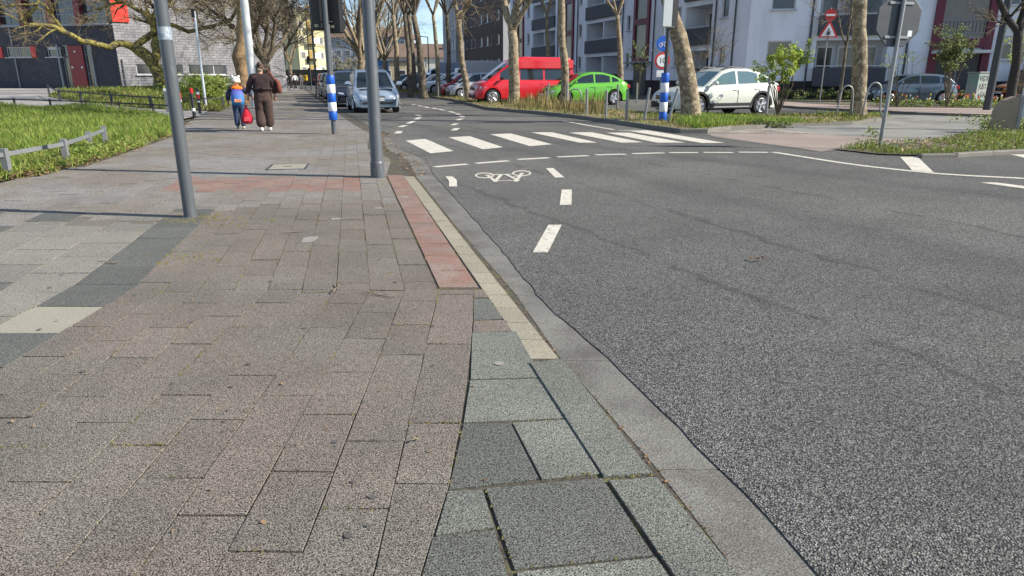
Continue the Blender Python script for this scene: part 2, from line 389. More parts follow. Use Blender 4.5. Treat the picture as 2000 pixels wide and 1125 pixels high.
# cream kerb blocks and the red strip
y = 3.07
while y < 12.5:
    y2 = y + .255; L0, L1 = [(lambda yy: (.095 - (yy - 3.05) * .2465))(yy) for yy in (y, y2)]
    w0 = .138
    if y > 9.3: break
    addp([(L0, y), (L0 + w0, y), (L1 + w0, y2), (L1, y2)], 'cream', .001, .003); y = y2
y = 4.25
while y < 9.3:
    y2 = y + .41; l = lambda yy: -.47 - (yy - 4.24) * .2375; r = lambda yy: -.212 - (yy - 4.24) * .2433
    addp([(l(y), y), (r(y), y), (r(y2), y2), (l(y2), y2)], 'red_paver', 0, .003); y = y2
# gutter slabs
gl = [(.66, 1.2), (.62, 1.56), (.49, 2.15), (.235, 3.06), (.0, 4.2), (-.45, 5.9), (-1.31, 9.42), (-1.72, 11.4), (-2.4, 13.3), (-3.15, 17)]
y = 1.2
for y2 in (2.1, 3.06, 4.1, 5.1, 6.1, 7.1, 8.1, 9.1, 10.1, 11.2, 12.2, 13.2, 14.5, 16):
    a0, a1 = kerbx(y, gl), kerbx(y2, gl); b0, b1 = kerbx(y, kerbL), kerbx(y2, kerbL)
    ym = (y + y2) / 2; am, bm = kerbx(ym, gl), kerbx(ym, kerbL)
    addp([(a0 + .004, y), (b0 + .05, y), (bm + .05, ym), (b1 + .05, y2), (a1 + .004, y2), (am + .004, ym)], 'gutter', -.0045, .002); y = y2
# the field of oblong pavers, rows of 22 cm, stones of 42 cm
def lawnx(y): return kerbx(y, sw_left)
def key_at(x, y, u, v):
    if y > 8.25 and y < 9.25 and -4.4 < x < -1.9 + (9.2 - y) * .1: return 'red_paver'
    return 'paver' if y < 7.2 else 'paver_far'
row = -38
while row < 52:
    s0 = -.25 - .2185 * (row + 1); s1 = s0 + .2185; row += 1
    ph = (row % 2) * .21 + rnd.uniform(-.05, .05); t = 1.0 - .42 + ph
    while t < 33:
        t2 = t + .42
        for (a, b) in (((t, 4.2), (4.2, t2)) if t < 4.19 < t2 - .01 else ((t, t2),)):
            if b - a < .03: continue
            quad = [W(s0, a), W(s1, a), W(s1, b), W(s0, b)]
            cx = sum(p[0] for p in quad) / 4; cy = (a + b) / 2
            if cy < 1.0: continue
            lim = -.2 if cy < 4.24 else kerbx(cy, [(-.46, 4.2), (-1.7, 9.42), (-2.0, 11.5), (-2.75, 13.3), (-3.45, 17.0)] + [tuple(ST(-.35, q)[:2]) for q in (3, 8, 16, 32)])
            if cy < 4.24 and cx > -.2: continue
            if lim is None: continue
            lx = lawnx(cy)
            if lx is not None and cx < lx + .05: continue
            if cx < -2.42 + bend(cy) + .14 + .0 and cy < 6.4: continue     # the larger slabs on the left
            if cy > 31: continue
            LL = [(-.475, 4.2), (-1.72, 9.42), (-2.0, 11.5), (-2.75, 13.3), (-3.45, 17.0)] + [tuple(ST(-.35, q)[:2]) for q in (3, 8, 16, 32)]
            qx = [(min(p[0], (kerbx(max(4.201, p[1]), LL) or -9) if cy >= 4.24 else 9), p[1]) for p in quad]
            if row == 1 and cy < 4.24: EX = [(-.28, .9), (-.25, 1.56), (-.21, 1.98), (-.2, 2.54), (-.21, 3.42), (-.235, 4.25)]; qx[1] = (kerbx(a, EX), a); qx[2] = (kerbx(b, EX), b)
            if qx[1][0] - qx[0][0] < .03 and qx[2][0] - qx[3][0] < .03: continue
            if qx[2][0] - qx[3][0] < .004: qx = qx[:3]
            addp([(p[0] + rnd.gauss(0, .0014), p[1] + rnd.gauss(0, .0022)) for p in qx], key_at(cx, cy, 0, 0), None, rnd.choice((.001, .0018, .0028, .0042)))
        t = t2
# the patch of larger grey slabs left
cols = [(-2.84, -2.42), (-3.26, -2.84), (-3.68, -3.26), (-4.1, -3.68), (-4.5, -4.1), (-4.9, -4.5), (-5.3, -4.9), (-5.7, -5.3), (-6.1, -5.7), (-6.5, -6.1), (-6.9, -6.5)]
for ci, (a, b) in enumerate(cols):
    t = 1.2 + (.22 if ci % 2 else 0) + rnd.uniform(-.03, .03)
    if ci == 0: t = 3.42 - .45 * 5
    while t < 6.6:
        t2 = t + .45
        key = rnd.choice(['slab_grey', 'slab_grey', 'slab_dark', 'paver'])
        if ci == 0: key = 'slab_light' if abs(t - 3.42) < .05 else 'slab_dark'
        if ci == 1 and t > 3.2: key = 'slab_grey'
        addp([(a + bend(t) + .147, t), (b + bend(t) + .147, t), (b + bend(t2) + .147, t2), (a + bend(t2) + .147, t2)], key); t = t2
pieces.sort(key=lambda p: p[0])
for i, (d, poly, key, top) in enumerate(pieces[:300]):
    mb = MB(); sg = 0 if key == 'gutter' else .0035; sl = rnd.uniform(-sg, sg); sl2 = rnd.uniform(-sg, sg); cx, cy = poly[0]
    mb.prism(poly, -.03, lambda p: top + (p[0] - cx) * sl + (p[1] - cy) * sl2, bev=.0012)
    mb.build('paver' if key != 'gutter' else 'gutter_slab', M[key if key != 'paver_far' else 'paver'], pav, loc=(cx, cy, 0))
rest = {}
for d, poly, key, top in pieces[300:]:
    mb = rest.setdefault(key, MB()); n = len(poly)
    mb.grid([[(p[0], p[1], -.03) for p in poly], [(p[0], p[1], top) for p in poly]], close=True); mb.face([(p[0], p[1], top) for p in poly])
def withisland(m):
    q = m.copy(); N = q.node_tree.nodes
    return q
allm = MB(); keys = list(rest)
for i, k in enumerate(keys):
    b = len(allm.v); allm.v += rest[k].v; allm.f += [tuple(x + b for x in f) for f in rest[k].f]; allm.mi += [i] * len(rest[k].f)
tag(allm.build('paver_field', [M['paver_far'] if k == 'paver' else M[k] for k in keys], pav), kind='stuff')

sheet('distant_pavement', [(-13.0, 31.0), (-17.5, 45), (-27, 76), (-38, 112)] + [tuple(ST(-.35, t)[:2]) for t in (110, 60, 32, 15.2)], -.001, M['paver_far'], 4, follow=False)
# moss and crumbs in the joints near the camera
mb = MB()
for d, poly, key, top in pieces[:330]:
    if key in ('gutter',): continue
    for i in range(len(poly)):
        if rnd.random() < .5: continue
        a, b = poly[i], poly[(i + 1) % len(poly)]
        for q in range(rnd.choice((0, 0, 2, 4, 9, 16))):
            k = rnd.random(); x = a[0] + (b[0] - a[0]) * k + rnd.uniform(-.006, .006); y = a[1] + (b[1] - a[1]) * k + rnd.uniform(-.006, .006)
            r = rnd.uniform(.0015, .005)
            mb.face([(x - r, y - r, -.001), (x + r, y - r * .6, 0), (x + r * .7, y + r, .001), (x - r * .8, y + r * .8, .0)][:4])
            mb.v[-2] = (x, y, r * 1.2 + .002)
for cx, cy, n, sp in ((-3.05, 6.5, 130, .16), (-2.55, 6.3, 60, .2), (-2.45, 5.0, 50, .12), (-1.65, 8.8, 40, .2)):
    for q in range(n):
        x, y = rnd.gauss(cx, sp), rnd.gauss(cy, sp); r = rnd.uniform(.004, .011)
        if math.hypot(x + 3.11, y - 6.56) < .06: continue
        mb.face([(x - r, y - r, .002), (x + r, y - r, .003), (x + r, y + r, .004 + r * .5), (x - r, y + r, .006)])
tag(mb.build('joint_moss', M['moss'], pav), kind='stuff')

# small litter: dry leaves and twigs on pavement, gutter and road
mb = MB()
def flake(x, y, z, r, lift=.4):
    a = rnd.uniform(0, 6.28); ca, sa = math.cos(a), math.sin(a); e = rnd.uniform(.35, .8)
    P = [(-r, 0), (0, -r * e), (r, 0), (0, r * e)]
    mb.face([(x + px * ca - py * sa, y + px * sa + py * ca, z + abs(rnd.gauss(0, r * lift)) + .001) for px, py in P])
for i in range(330):
    x, y = rnd.uniform(-5, .6), 1.3 + 10 * rnd.random() ** 1.5
    flake(x, y, .002, rnd.uniform(.004, .012))
for i in range(520):                                       # crumbs along the gutter edge
    k = rnd.random(); y = 1.3 + 12 * k ** 1.3; x = kerbx(y, gl) + rnd.gauss(0, .012); flake(x, y, -.004, rnd.uniform(.003, .009))
for i in range(420):                                       # leaf drift beyond the pole
    y = rnd.uniform(9.5, 16.9); x = kerbx(y, gl) + rnd.gauss(.05, .12); flake(x, y, .0, rnd.uniform(.008, .03))
for i in range(700):                                       # leaf drift along the lawn
    y = 7.0 + 14 * rnd.random(); x = lawnx(y) + rnd.gauss(-.02, .1); flake(x, y, .004, rnd.uniform(.01, .035))
for i in range(60): flake(rnd.uniform(.8, 7), rnd.uniform(2, 12), .003, rnd.uniform(.006, .018))
tag(mb.build('leaf_litter', M['leaf_brown']), 'dry leaf crumbs strewn over pavement, gutter and lawn edge', 'leaf litter', kind='stuff')
for (u, v, L, a, lab) in ((575, 455, .2, .2, 'thin curved twig on the pavement right of the leaning grey pole'), (740, 578, .22, -.3, 'forked twig lying on the pavement below the red kerb strip'),
                     (655, 565, .16, 1.9, 'small twig across a joint left of the forked one'), (215, 515, .2, -.2, 'dark twig on the dark slab band at left'),
                     (815, 861, .035, .1, 'tiny black scrap lying on a near paver'), (625, 432, .18, 0, 'straight thin twig below the pink paver row')):
    x, y = G(u, v); mb = MB(); pts = [Vector((x + math.cos(a) * L * k + rnd.gauss(0, .008), y + math.sin(a) * L * k * 1.5 + rnd.gauss(0, .008), .006 + .006 * (k % 2))) for k in (-.5, -.25, 0, .25, .5)]
    mb.tube(pts, [.003, .004, .004, .003, .0015], 5); mb.tube([pts[2], pts[2] + Vector((.05 * L / .2, .05 * L / .2, .006))], [.003, .001], 4)
    tag(mb.build('twig', M['twig_dark'], loc=(x, y, 0)), lab, 'twig', 'twigs on the pavement')
x, y = G(1477, 510); mb = MB()
for i in range(7): flake(x + rnd.gauss(0, .025), y + rnd.gauss(0, .02), .008, .02, .8)
tag(mb.build('leaf_clump', M['leaf_brown'], loc=(x, y, 0)), 'crumpled brown leaf lying alone on the asphalt', 'leaf')

# white chalky scuffs
scuff = MB()
for u, v, a, b in ((738, 407, .05, .02), (605, 468, .08, .05), (655, 428, .07, .02), (975, 711, .03, .008), (790, 386, .06, .02)):
    x, y = G(u, v)
    scuff.face([(x + a * math.cos(q) * rnd.uniform(.6, 1.1), y + b * 3 * math.sin(q) * rnd.uniform(.5, 1.1), .0045) for q in [i * PI / 5 for i in range(10)]])
gum = MB()
for i in range(70):
    x, y = rnd.uniform(-3.2, -.3), rnd.uniform(1.4, 7.5); rr = rnd.uniform(.006, .016)
    gum.face([(x + rr * math.cos(q) * rnd.uniform(.7, 1.1), y + rr * math.sin(q) * rnd.uniform(.7, 1.1), .0048) for q in [k * PI / 4 for k in range(8)]])
tag(gum.build('gum_spot', mk('old_gum', (.1, .095, .09), .8, .2, 30), pav), kind='stuff')
tag(scuff.build('paint_scuff', mk('chalk', (.27, .255, .23), .9, .3, 30), pav), kind='stuff')

# manhole cover in the pavement
x, y = G(563, 326); t_ = thing('access_cover', 'pale rectangular access cover set in the pavement between the two grey poles', 'manhole cover', (x, y, 0), math.radians(11))
mb = MB(); mb.box((0, 0, .002), (.5, .6, .012), bev=.003); mb.build('lid', M['slab_light'], t_)
mb = MB(); mb.box((-.27, 0, .001), (.03, .66, .014)); mb.box((.27, 0, .001), (.03, .66, .014)); mb.box((0, -.315, .001), (.57, .03, .013)); mb.box((0, .315, .001), (.57, .03, .013)); mb.build('frame', M['sign_back'], t_)
mb = MB(); mb.box((0, .0, .0095), (.12, .03, .004)); mb.build('lifting_slot', M['black'], t_)

# road markings
def mark(name, pts, z=.005): 
    mb = MB(); a = sum(pts[i][0] * pts[(i + 1) % len(pts)][1] - pts[(i + 1) % len(pts)][0] * pts[i][1] for i in range(len(pts)))
    if a < 0: pts = pts[::-1]
    mb.face([(p[0], p[1], z) for p in pts]); return mb.build(name, M['white_mark'], road)
def strokes(pts, wd):
    P = [Vector(p) for p in pts]; L, Rr = [], []
    for i, p in enumerate(P):
        d = (P[min(i + 1, len(P) - 1)] - P[max(i - 1, 0)]).normalized(); n = Vector((-d.y, d.x)) * wd / 2; L.append(p + n); Rr.append(p - n)
    return [tuple(q) for q in L] + [tuple(q) for q in Rr[::-1]]
for q in ([(792, 275), (831, 271.6), (886, 295.5), (841, 300)], [(876, 268.6), (917, 266.2), (982.6, 288), (943, 292)], [(957, 262.5), (998, 261), (1078, 282.2), (1035.5, 286)],
          [(1036.5, 258.8), (1078, 258.6), (1167, 278.8), (1132, 279)], [(1111, 259.2), (1155, 258.6), (1255, 278.3), (1214, 279)], [(1184, 259.5), (1228, 259.5), (1338, 279), (1284, 279)],
          [(1218, 254.5), (1266, 255), (1416, 279.5), (1372, 279.8)]): mark('zebra_stripe', [G(*p) for p in q])
for a, b in (((849, 326.5), (912, 321)), ((930, 319.5), (993, 314.5)), ((1011, 312), (1073, 308.5)), ((1089, 307), (1149, 304.5)), ((1163, 303), (1222, 301.5)), ((1235, 300.5), (1297, 299)),
             ((1307, 298.6), (1363, 298.5)), ((1374, 298), (1432, 298.4)), ((1442, 297.6), (1500, 298))):
    mark('lane_dash', strokes([G(*a), G(*b)], .15))
far = (((776, 261), (781, 256.5)), ((781, 248.5), (792, 245)), ((797, 241.5), (808, 236.8)), ((812, 233.5), (820, 229.5)), ((813, 224.5), (822, 226.8)), ((886, 255), (893, 250.5)), ((884, 244.5), (892, 241.5)), ((893, 235), (902, 232)),
       ((899, 226.6), (905, 228.8)), ((891, 222), (899, 224.6)), ((877, 217.5), (888, 220.3)), ((857, 213.3), (869, 216.2)), ((845, 211), (853, 213)), ((829, 208.4), (838, 210.7)), ((817, 206), (824, 207.6)), ((805, 203.8), (811, 205)))
for a, b in far: mark('lane_dash', strokes([G(*a), G(*b)], .16))
mark('lane_dash', [G(*p) for p in ((870, 345), (884, 345.5), (892, 352), (893, 365), (877, 365), (877, 354))])
for q in ([(1066, 329), (1081, 329), (1102, 347), (1084, 347.5)], [(1097, 371), (1117, 371), (1116, 401), (1093, 401)], [(1071, 440), (1097, 440), (1070, 494), (1040, 494)]): mark('lane_dash', [G(*p) for p in q])
mark('edge_line', strokes([G(*p) for p in ((1510, 297.5), (1580, 308.5), (1640, 318), (1700, 326), (1780, 334.5), (1830, 339.5), (1900, 344), (2060, 352))], .13))
mark('hatch_bar', [G(*p) for p in ((1758, 307), (1792, 307), (1825, 338.5), (1782, 334))])
mark('hatch_bar', [G(*p) for p in ((1973, 302), (2060, 302), (2120, 322), (2040, 318))])
mark('lane_dash', [G(*p) for p in ((1913, 357), (1945, 357), (2080, 374), (2080, 380))])
mark('edge_line', strokes([G(*p) for p in ((1101, 236.5), (1150, 245.5), (1199, 253.5))], .12))
mark('edge_line', strokes([G(*p) for p in ((1207, 255.2), (1252, 256))], .1))
mb = MB()
def zp(x, y): return G(700 + x * .3023, 180 + y * .3023)
for cx, cy in ((815, 540), (1055, 526)):
    o_ = [zp(cx + 62 * math.cos(a), cy + 18.5 * math.sin(a)) for a in [i * PI / 12 for i in range(25)]]
    i_ = [zp(cx + 50 * math.cos(a), cy + 13 * math.sin(a)) for a in [i * PI / 12 for i in range(25)]]
    for k in range(24): mb.face([(*i_[k], .005), (*o_[k], .005), (*o_[k + 1], .005), (*i_[k + 1], .005)][::-1])
for k, q in enumerate(([(830, 536), (890, 582)], [(880, 582), (925, 532)], [(870, 534), (1010, 532)], [(885, 576), (1035, 572)], [(900, 534), (960, 534)], [(955, 535), (1035, 575)], [(1015, 582), (1058, 525)], [(815, 541), (905, 536)], [(1000, 549), (1060, 549)])):
    mb.face([(*p, .0055 + k * .0004) for p in strokes([zp(*p) for p in q], .05)])
mb.build('bicycle_symbol', M['white_mark'], road)

# ------------------------------------------------------------ grass scatterer
def blades(name, poly, n, h, wd, mat, label=None, cat=None, dens=None, z=0, droop=.5, parent=None):
    xs = [p[0] for p in poly]; ys = [p[1] for p in poly]; V = []; F = []; c = 0; tries = 0
    while c < n and tries < n * 12:
        tries += 1
        y = min(ys) + (max(ys) - min(ys)) * rnd.random() ** 1.5; x = rnd.uniform(min(xs), max(xs))
        if abs(x) > y * .86 + 1.5 or not inside(poly, x, y): continue
        if dens and rnd.random() > dens(x, y): continue
        c += 1; g = terr(x, y) + z; k = 1 + max(0, (math.hypot(x, y) - 10) / 16)
        nn = noise.noise(Vector((x * .5, y * .5, 1.3))); hh = h * rnd.uniform(.45, 1.15) * (1 + 1.1 * nn); a = rnd.uniform(0, 6.283); lean = rnd.uniform(.1, droop) * hh; ww = wd * k * rnd.uniform(.7, 1.2) / 2
        b = rnd.uniform(0, 6.283); px, py = math.cos(b) * ww, math.sin(b) * ww; lx, ly = math.cos(a) * lean, math.sin(a) * lean; i = len(V)
        V += [(x - px, y - py, g - .01), (x + px, y + py, g - .01), (x + px * .8 + lx * .35, y + py * .8 + ly * .35, g + hh * .6), (x - px * .8 + lx * .35, y - py * .8 + ly * .35, g + hh * .6), (x + lx, y + ly, g + hh)]
        F += [(i, i + 1, i + 2, i + 3), (i + 3, i + 2, i + 4)]
    me = bpy.data.meshes.new(name); me.from_pydata(V, [], F); me.materials.append(mat); me.update()
    o = bpy.data.objects.new(name, me); C.objects.link(o); o.parent = parent
    return tag(o, label, cat, kind='stuff')
def leafcloud(mb, c, rad, n, size, shape=None):
    for i in range(n):
        while True:
            p = Vector((rnd.uniform(-1, 1), rnd.uniform(-1, 1), rnd.uniform(-1, 1)))
            if p.length < 1: break
        q = Vector((c[0] + p.x * rad[0], c[1] + p.y * rad[1], c[2] + p.z * rad[2])); s = size * rnd.uniform(.6, 1.3)
        a = Vector((rnd.gauss(0, 1), rnd.gauss(0, 1), rnd.gauss(0, .7))).normalized(); b = a.orthogonal().normalized() * .55
        mb.face([q - a * s, q - b * s, q + a * s, q + b * s])

lawn_poly = [(-40, 6.5), (-7.0, 6.5)] + [(-6.7, 8.9)] + lawn_edge[1:-1] + [GT(345, 238), GT(300, 222), GT(180, 214), GT(0, 208), (-40, 36)]
sheet('lawn_soil', lawn_poly, .002, mk('lawn_soil', (.09, .11, .035), .95, .3, 3), 1.2)
blades('lawn_grass', lawn_poly, 62000, .2, .012, M['grass'], 'long bright green grass of the lawn left of the pavement', 'grass', droop=.8, dens=lambda x, y: min(1, .15 + max(0, (lawn_x := (kerbx(y, sw_left) or -7) - x)) * .9 if y < 15 else 1))
blades('lawn_straw', lawn_poly, 10000, .2, .011, M['grass_dry'], 'dry straw mixed into the lawn grass', 'grass', droop=1)
mb = MB()
for i in range(420):                                       # leafy weeds between the fence posts
    y = rnd.uniform(7.6, 14); x = lawnx(y) - abs(rnd.gauss(.12, .28)); leafcloud(mb, (x, y, rnd.uniform(.02, .1)), (.09, .09, .06), 14, .022)
for i in range(40): leafcloud(mb, (rnd.gauss(-7.1, .15), rnd.gauss(11.7, .35), rnd.uniform(.05, .2)), (.1, .12, .09), 22, .03)
tag(mb.build('lawn_weeds', M['weed']), 'low leafy weeds along the foot of the rail fence', 'weeds', kind='stuff')
mb = MB()
for i in range(1500):
    y = rnd.uniform(7.5, 13.5); x = lawnx(y) - abs(rnd.gauss(.15, .45)); flake(x, y, rnd.uniform(.01, .05), rnd.uniform(.02, .06))
tag(mb.build('fallen_leaves', M['leaf_brown']), 'fallen brown leaves under the rail fence', 'leaves', kind='stuff')

# school yard: paving, planted bed
yard = [GT(-500, 206), GT(0, 206), GT(180, 212), GT(300, 220.5), GT(350, 234), (-10.9, 24.6), (-11.4, 26.2), (-13, 31)] + [(-18, 46), (-28, 78), (-45, 78), (-70, 60), (-70, 40)]
sheet('yard', yard, .012, M['path'], 1.6)
bed = [GT(95, 190), GT(160, 200), GT(240, 208), GT(330, 215), GT(430, 218), GT(450, 208), GT(440, 190), GT(400, 183), GT(250, 176), GT(120, 180)]
sheet('planted_bed', bed, .03, M['earth'], 1.2)
blades('bed_grass', bed, 9000, .22, .02, M['weed'], 'rough yellow green grass around the mossy tree', 'grass', droop=.9)
blades('bed_straw', bed, 5000, .2, .02, M['grass_dry'], 'straw coloured grass in the bed of the mossy tree', 'grass', droop=.9)

# ------------------------------------------------------------ right-hand islands, kerbs and beds
def kerb_line(pts, name_parent, h=.11, wd=.13, step=1.0, z0=-.05, zr=0):
    P = [Vector(p) for p in pts]; segs = []
    for a, b in zip(P[:-1], P[1:]):
        n = max(1, round((b - a).length / step))
        for k in range(n): segs.append((a.lerp(b, k / n), a.lerp(b, (k + 1) / n)))
    for a, b in segs:
        d = (b - a).normalized(); n = Vector((-d.y, d.x)) * wd; g = d * .004
        mb = MB(); q = [a + g, b - g, b - g + n, a + g + n]; mb.prism([tuple(p) for p in q], z0, h + rnd.uniform(-.006, .006), bev=.015)
        mb.build('kerb_stone', M['kerb'], name_parent, loc=(a.x, a.y, 0))
isl_front = [tuple(ST(6.9, t)[:2]) for t in (60, 44, 36, 28, 20)] + [G(900, 211.5, 0), G(1000, 218), G(1100, 231), G(1180, 243), G(1250, 253), G(1318, 263)]
isl_front = [tuple(ST(6.75, t)[:2]) for t in (60, 44, 32, 22)] + [(-1.0, 29.2), (.85, 26.0), (2.1, 23.2), (2.95, 20.6), (3.6, 18.3), (4.05, 16.95)]
isl_side = [(4.05, 16.95), (4.7, 16.9), (5.6, 18.0), (7.2, 19.0), (9.6, 19.9), (12.1, 22.6), (12.9, 24.6)]
isl_back = [(12.5, 25.1), (9.5, 24.1), (6.3, 23.6), (5.0, 25.0), (3.9, 28.0)] + [tuple(ST(10.3, t)[:2]) for t in (12, 22, 32, 44, 60)]
island = sheet('tree_island', isl_front[:] + isl_side[1:] + isl_back, .095, mk('island_soil', (.24, .18, .1), .95, .3, 2, col2=(.13, .13, .05), c2s=1.3), 1.0)
kerb_line(isl_front + isl_side[1:3], island); kerb_line(isl_side[2:], island, h=.1)
# the lowered crossing and pavement behind it
cross = sheet('crossing_pavement', [(4.75, 16.85), G(1389, 268), G(1500, 283), G(1603, 297.5), G(1650, 291), G(1720, 283), G(1800, 276), G(1880, 266), G(2000, 254), (20, 20.5), (22, 26.5), (12.9, 25.0), (12.1, 22.6), (9.6, 19.9), (7.2, 19.0), (5.6, 18.0)], .006, mk('crossing_asphalt', (.23, .225, .2), .9, .22, 1.2, speck=.2, ss=60, col2=(.15, .15, .14), c2s=.8), .8, follow=False)
pk = [G(1378, 264), G(1450, 262), G(1560, 262), G(1650, 266), G(1760, 272), G(1800, 276), G(1720, 283), G(1650, 290), G(1603, 296.5), G(1500, 282), G(1400, 268)]
tag(sheet('pink_paving', pk, .0105, M['pink_pave'], .8, kind=None, follow=False, parent=cross))
pc = MB()                                                  # rows of small slabs on the crossing, joints recessed
for i in range(44):
    for j in range(16):
        s_, t_ = i * .33, j * .33; x, y = 5.0 + s_ * .94 - t_ * .34 , 17.2 + s_ * .34 * -.72 + t_ * .94
        if inside([(4.9, 17.1), G(1400, 266.5), G(1600, 294), G(1690, 286), G(1600, 262), G(1500, 252), (7.2, 18.8), (5.7, 17.9)], x, y) and rnd.random() < .93:
            z = .0125 + rnd.uniform(0, .003); c, s2 = .94 * .158, .25 * .158
            pc.prism([(x - c - .03, y - .15 + s2), (x + c - .03, y - .15 - s2), (x + c + .03, y + .15 - s2), (x - c + .03, y + .15 + s2)], .0, z)
tag(pc.build('crossing_slab', mk('crossing_slabs', (.29, .25, .21), .9, .15, 1.2, island=.2), cross), kind='stuff')
bedR = [G(1630, 293), G(1720, 303), G(1800, 305.5), G(1870, 304), G(1940, 299), G(2080, 290), (16.5, 16.6), (15.5, 19.2), G(1985, 256), G(1880, 267), G(1800, 277), G(1720, 284)]
bR = sheet('verge_bed', bedR, .022, M['earth'], .5, follow=False)
kerb_line([G(1800, 309), G(1870, 308), G(1940, 303), G(2090, 296)], bR, h=.07)
# side street's far kerb, pavement and tulip bed
farp = [(11.2, 42), (12.1, 30.2), (14.5, 25.3), (16.2, 23.6), (40, 24.0), (40, 28.5), (21, 28.2), (16.3, 30.2), (14.3, 33.5), (14, 42)]
fp = sheet('far_pavement', farp, .085, mk('far_paving', (.33, .26, .225), .9, .12, 1.4), 1.5)
kerb_line([(11.2, 42), (12.1, 30.2), (14.5, 25.3), (16.2, 23.6), (40, 24.0)], fp, h=.1)
tb = [(14.3, 33.5), (16.3, 30.2), (21, 28.2), (40, 28.5), (40, 33), (20, 33.2), (16, 36)]
sheet('tulip_bed', tb, .1, M['earth'], 1.5)
hb = [(12.5, 42.7), (11.2, 42.2), (14.2, 40.6), (60, 40.6), (60, 42.9)]
sheet('hedge_strip', [(14.5, 39.8), (27, 37.6), (60, 30), (60, 34), (14.2, 43.1)], .05, M['earth'], 2)

blades('island_grass', isl_front + isl_side[1:] + isl_back, 11000, .085, .016, M['weed'], 'short green grass on the kerbed tree island', 'grass', z=.09, dens=lambda x, y: (.25 if x < 4.3 else 1) * (1 if noise.noise(Vector((x * .9, y * .9, 0))) > -.05 else .15))
blades('island_straw', isl_front + isl_side[1:] + isl_back, 4500, .09, .016, M['grass_dry'], 'dry straw coloured grass on the tree island', 'grass', z=.09, dens=lambda x, y: 1 if x < 4.5 else .3)
blades('tall_straw', [(-.3, 31), (1.2, 27.5), (3.1, 24), (3.6, 26), (1.5, 33)], 650, .5, .016, M['grass_dry'], 'tall dry straw and seed stalks between the steel posts', 'grass', z=.09, droop=.35)
blades('tuft_grass', [(4.5, 17.3), (5.6, 18.3), (8.2, 19.8), (8, 22), (5.5, 22.6), (4.4, 19)], 5200, .16, .012, M['grass'], 'fresh bright grass tuft at the foot of the leaning plane tree', 'grass', z=.09)
blades('verge_grass', bedR, 5200, .085, .011, M['weed'], 'green weeds on the verge around the sign post', 'weeds', z=.04, dens=lambda x, y: 1 if (x < 7.0 or y < 12.6 or x > 8.6) else .12)
mb = MB()
for i in range(2600):
    x, y = rnd.uniform(6.3, 12), rnd.uniform(11.8, 18)
    if inside(bedR, x, y): flake(x, y, .06, rnd.uniform(.015, .045), .6)
for i in range(1500):
    x, y = rnd.uniform(5, 12.5), rnd.uniform(17.5, 24)
    if inside(isl_side + isl_back[:4], x, y): flake(x, y, .1, rnd.uniform(.02, .05), .6)
tag(mb.build('verge_leaves', M['leaf_brown']), 'brown leaves lying on the verge and tree island', 'leaves', kind='stuff')
mb = MB()
for i in range(130):
    x, y = rnd.uniform(6.1, 16), rnd.uniform(11.9, 18.5)
    if inside(bedR, x, y): leafcloud(mb, (x, y, .1), (.16, .14, .1), 22, .026)
for i in range(60): leafcloud(mb, (rnd.gauss(12.6, .7), rnd.gauss(17.2, .35), rnd.uniform(.1, .3)), (.25, .2, .16), 30, .035)
for i in range(24): leafcloud(mb, (rnd.gauss(6.75, .1), rnd.gauss(13.2, .1), rnd.uniform(.1, .38)), (.09, .09, .1), 14, .02)
tag(mb.build('verge_weeds', M['weed']), 'leafy weeds on the verge beside the stone block', 'weeds', kind='stuff')
mb = MB()
for i in range(26): leafcloud(mb, (rnd.gauss(6.9, .35), rnd.gauss(18.75, .08), rnd.uniform(.05, .16)), (.2, .12, .08), 16, .035)
tag(mb.build('kerb_ivy', M['leaf_dark']), 'dark tangle of ivy hanging over the island kerb', 'ivy', kind='stuff')
mb = MB(); fl = [MB(), MB(), MB(), MB()]
for i in range(520):
    x, y = rnd.uniform(15.5, 31), rnd.uniform(28.3, 31.5)
    if not inside(tb, x, y): continue
    leafcloud(mb, (x, y, .24), (.22, .22, .17), 12, .06)
    if rnd.random() < .62:
        z = rnd.uniform(.28, .56); k = rnd.randrange(4); r = .032
        fl[k].lathe([(r * .3, z), (r, z + .03), (r * .95, z + .07), (r * .55, z + .11)], (x, y, 0), 6)
        mb.tube([(x, y, .1), (x + .01, y, z)], .012, 3)
tag(mb.build('tulip_leaves', M['weed']), 'green leaves and stems of the tulip bed', 'tulip leaves', kind='stuff')
for k, (c, n) in enumerate((((.6, .07, .02), 'red'), ((.75, .75, .65), 'white'), ((.75, .55, .05), 'yellow'), ((.7, .22, .1), 'coral'))):
    tag(fl[k].build('tulip_flowers', paint('petal_' + n, c, .5)), n + ' blooms scattered through the tulip bed', 'tulips', kind='stuff')

# ------------------------------------------------------------ poles and signs
def pole(name, label, cat, loc, h, r0, r1, mat, group=None, lean=(0, 0)):
    t = thing(name, label, cat, loc, 0, group)
    mb = MB(); mb.cyl((0, 0, -.05), (lean[0] * h, lean[1] * h, h), r0, r1, 20); mb.build('shaft', mat, t, smooth=2)
    return t
x, y = G(372, 424)
p1 = pole('signal_pole', 'slim grey pole with a torn pale sticker, nearest and left on the pavement', 'pole', (x, y, 0), 4.6, .058, .056, M['pole_grey'])
mb = MB(); mb.lathe([(.0585, 1.62), (.0588, 1.625), (.0588, 1.725), (.0585, 1.73)], n=20); mb.build('sticker', mk('sticker', (.22, .27, .32), .6, .3, 30, objc=True, col2=(.38, .42, .45), c2s=22), p1, smooth=2)
mb = MB(); mb.lathe([(.075, -.02), (.07, .006), (.06, .012)], n=14); mb.build('collar', M['pole_grey'], p1)
x, y = G(738, 346)
p2 = thing('lamp_post', 'thick grey post with a stepped base standing in front of the silver car', 'pole', (x, y, 0))
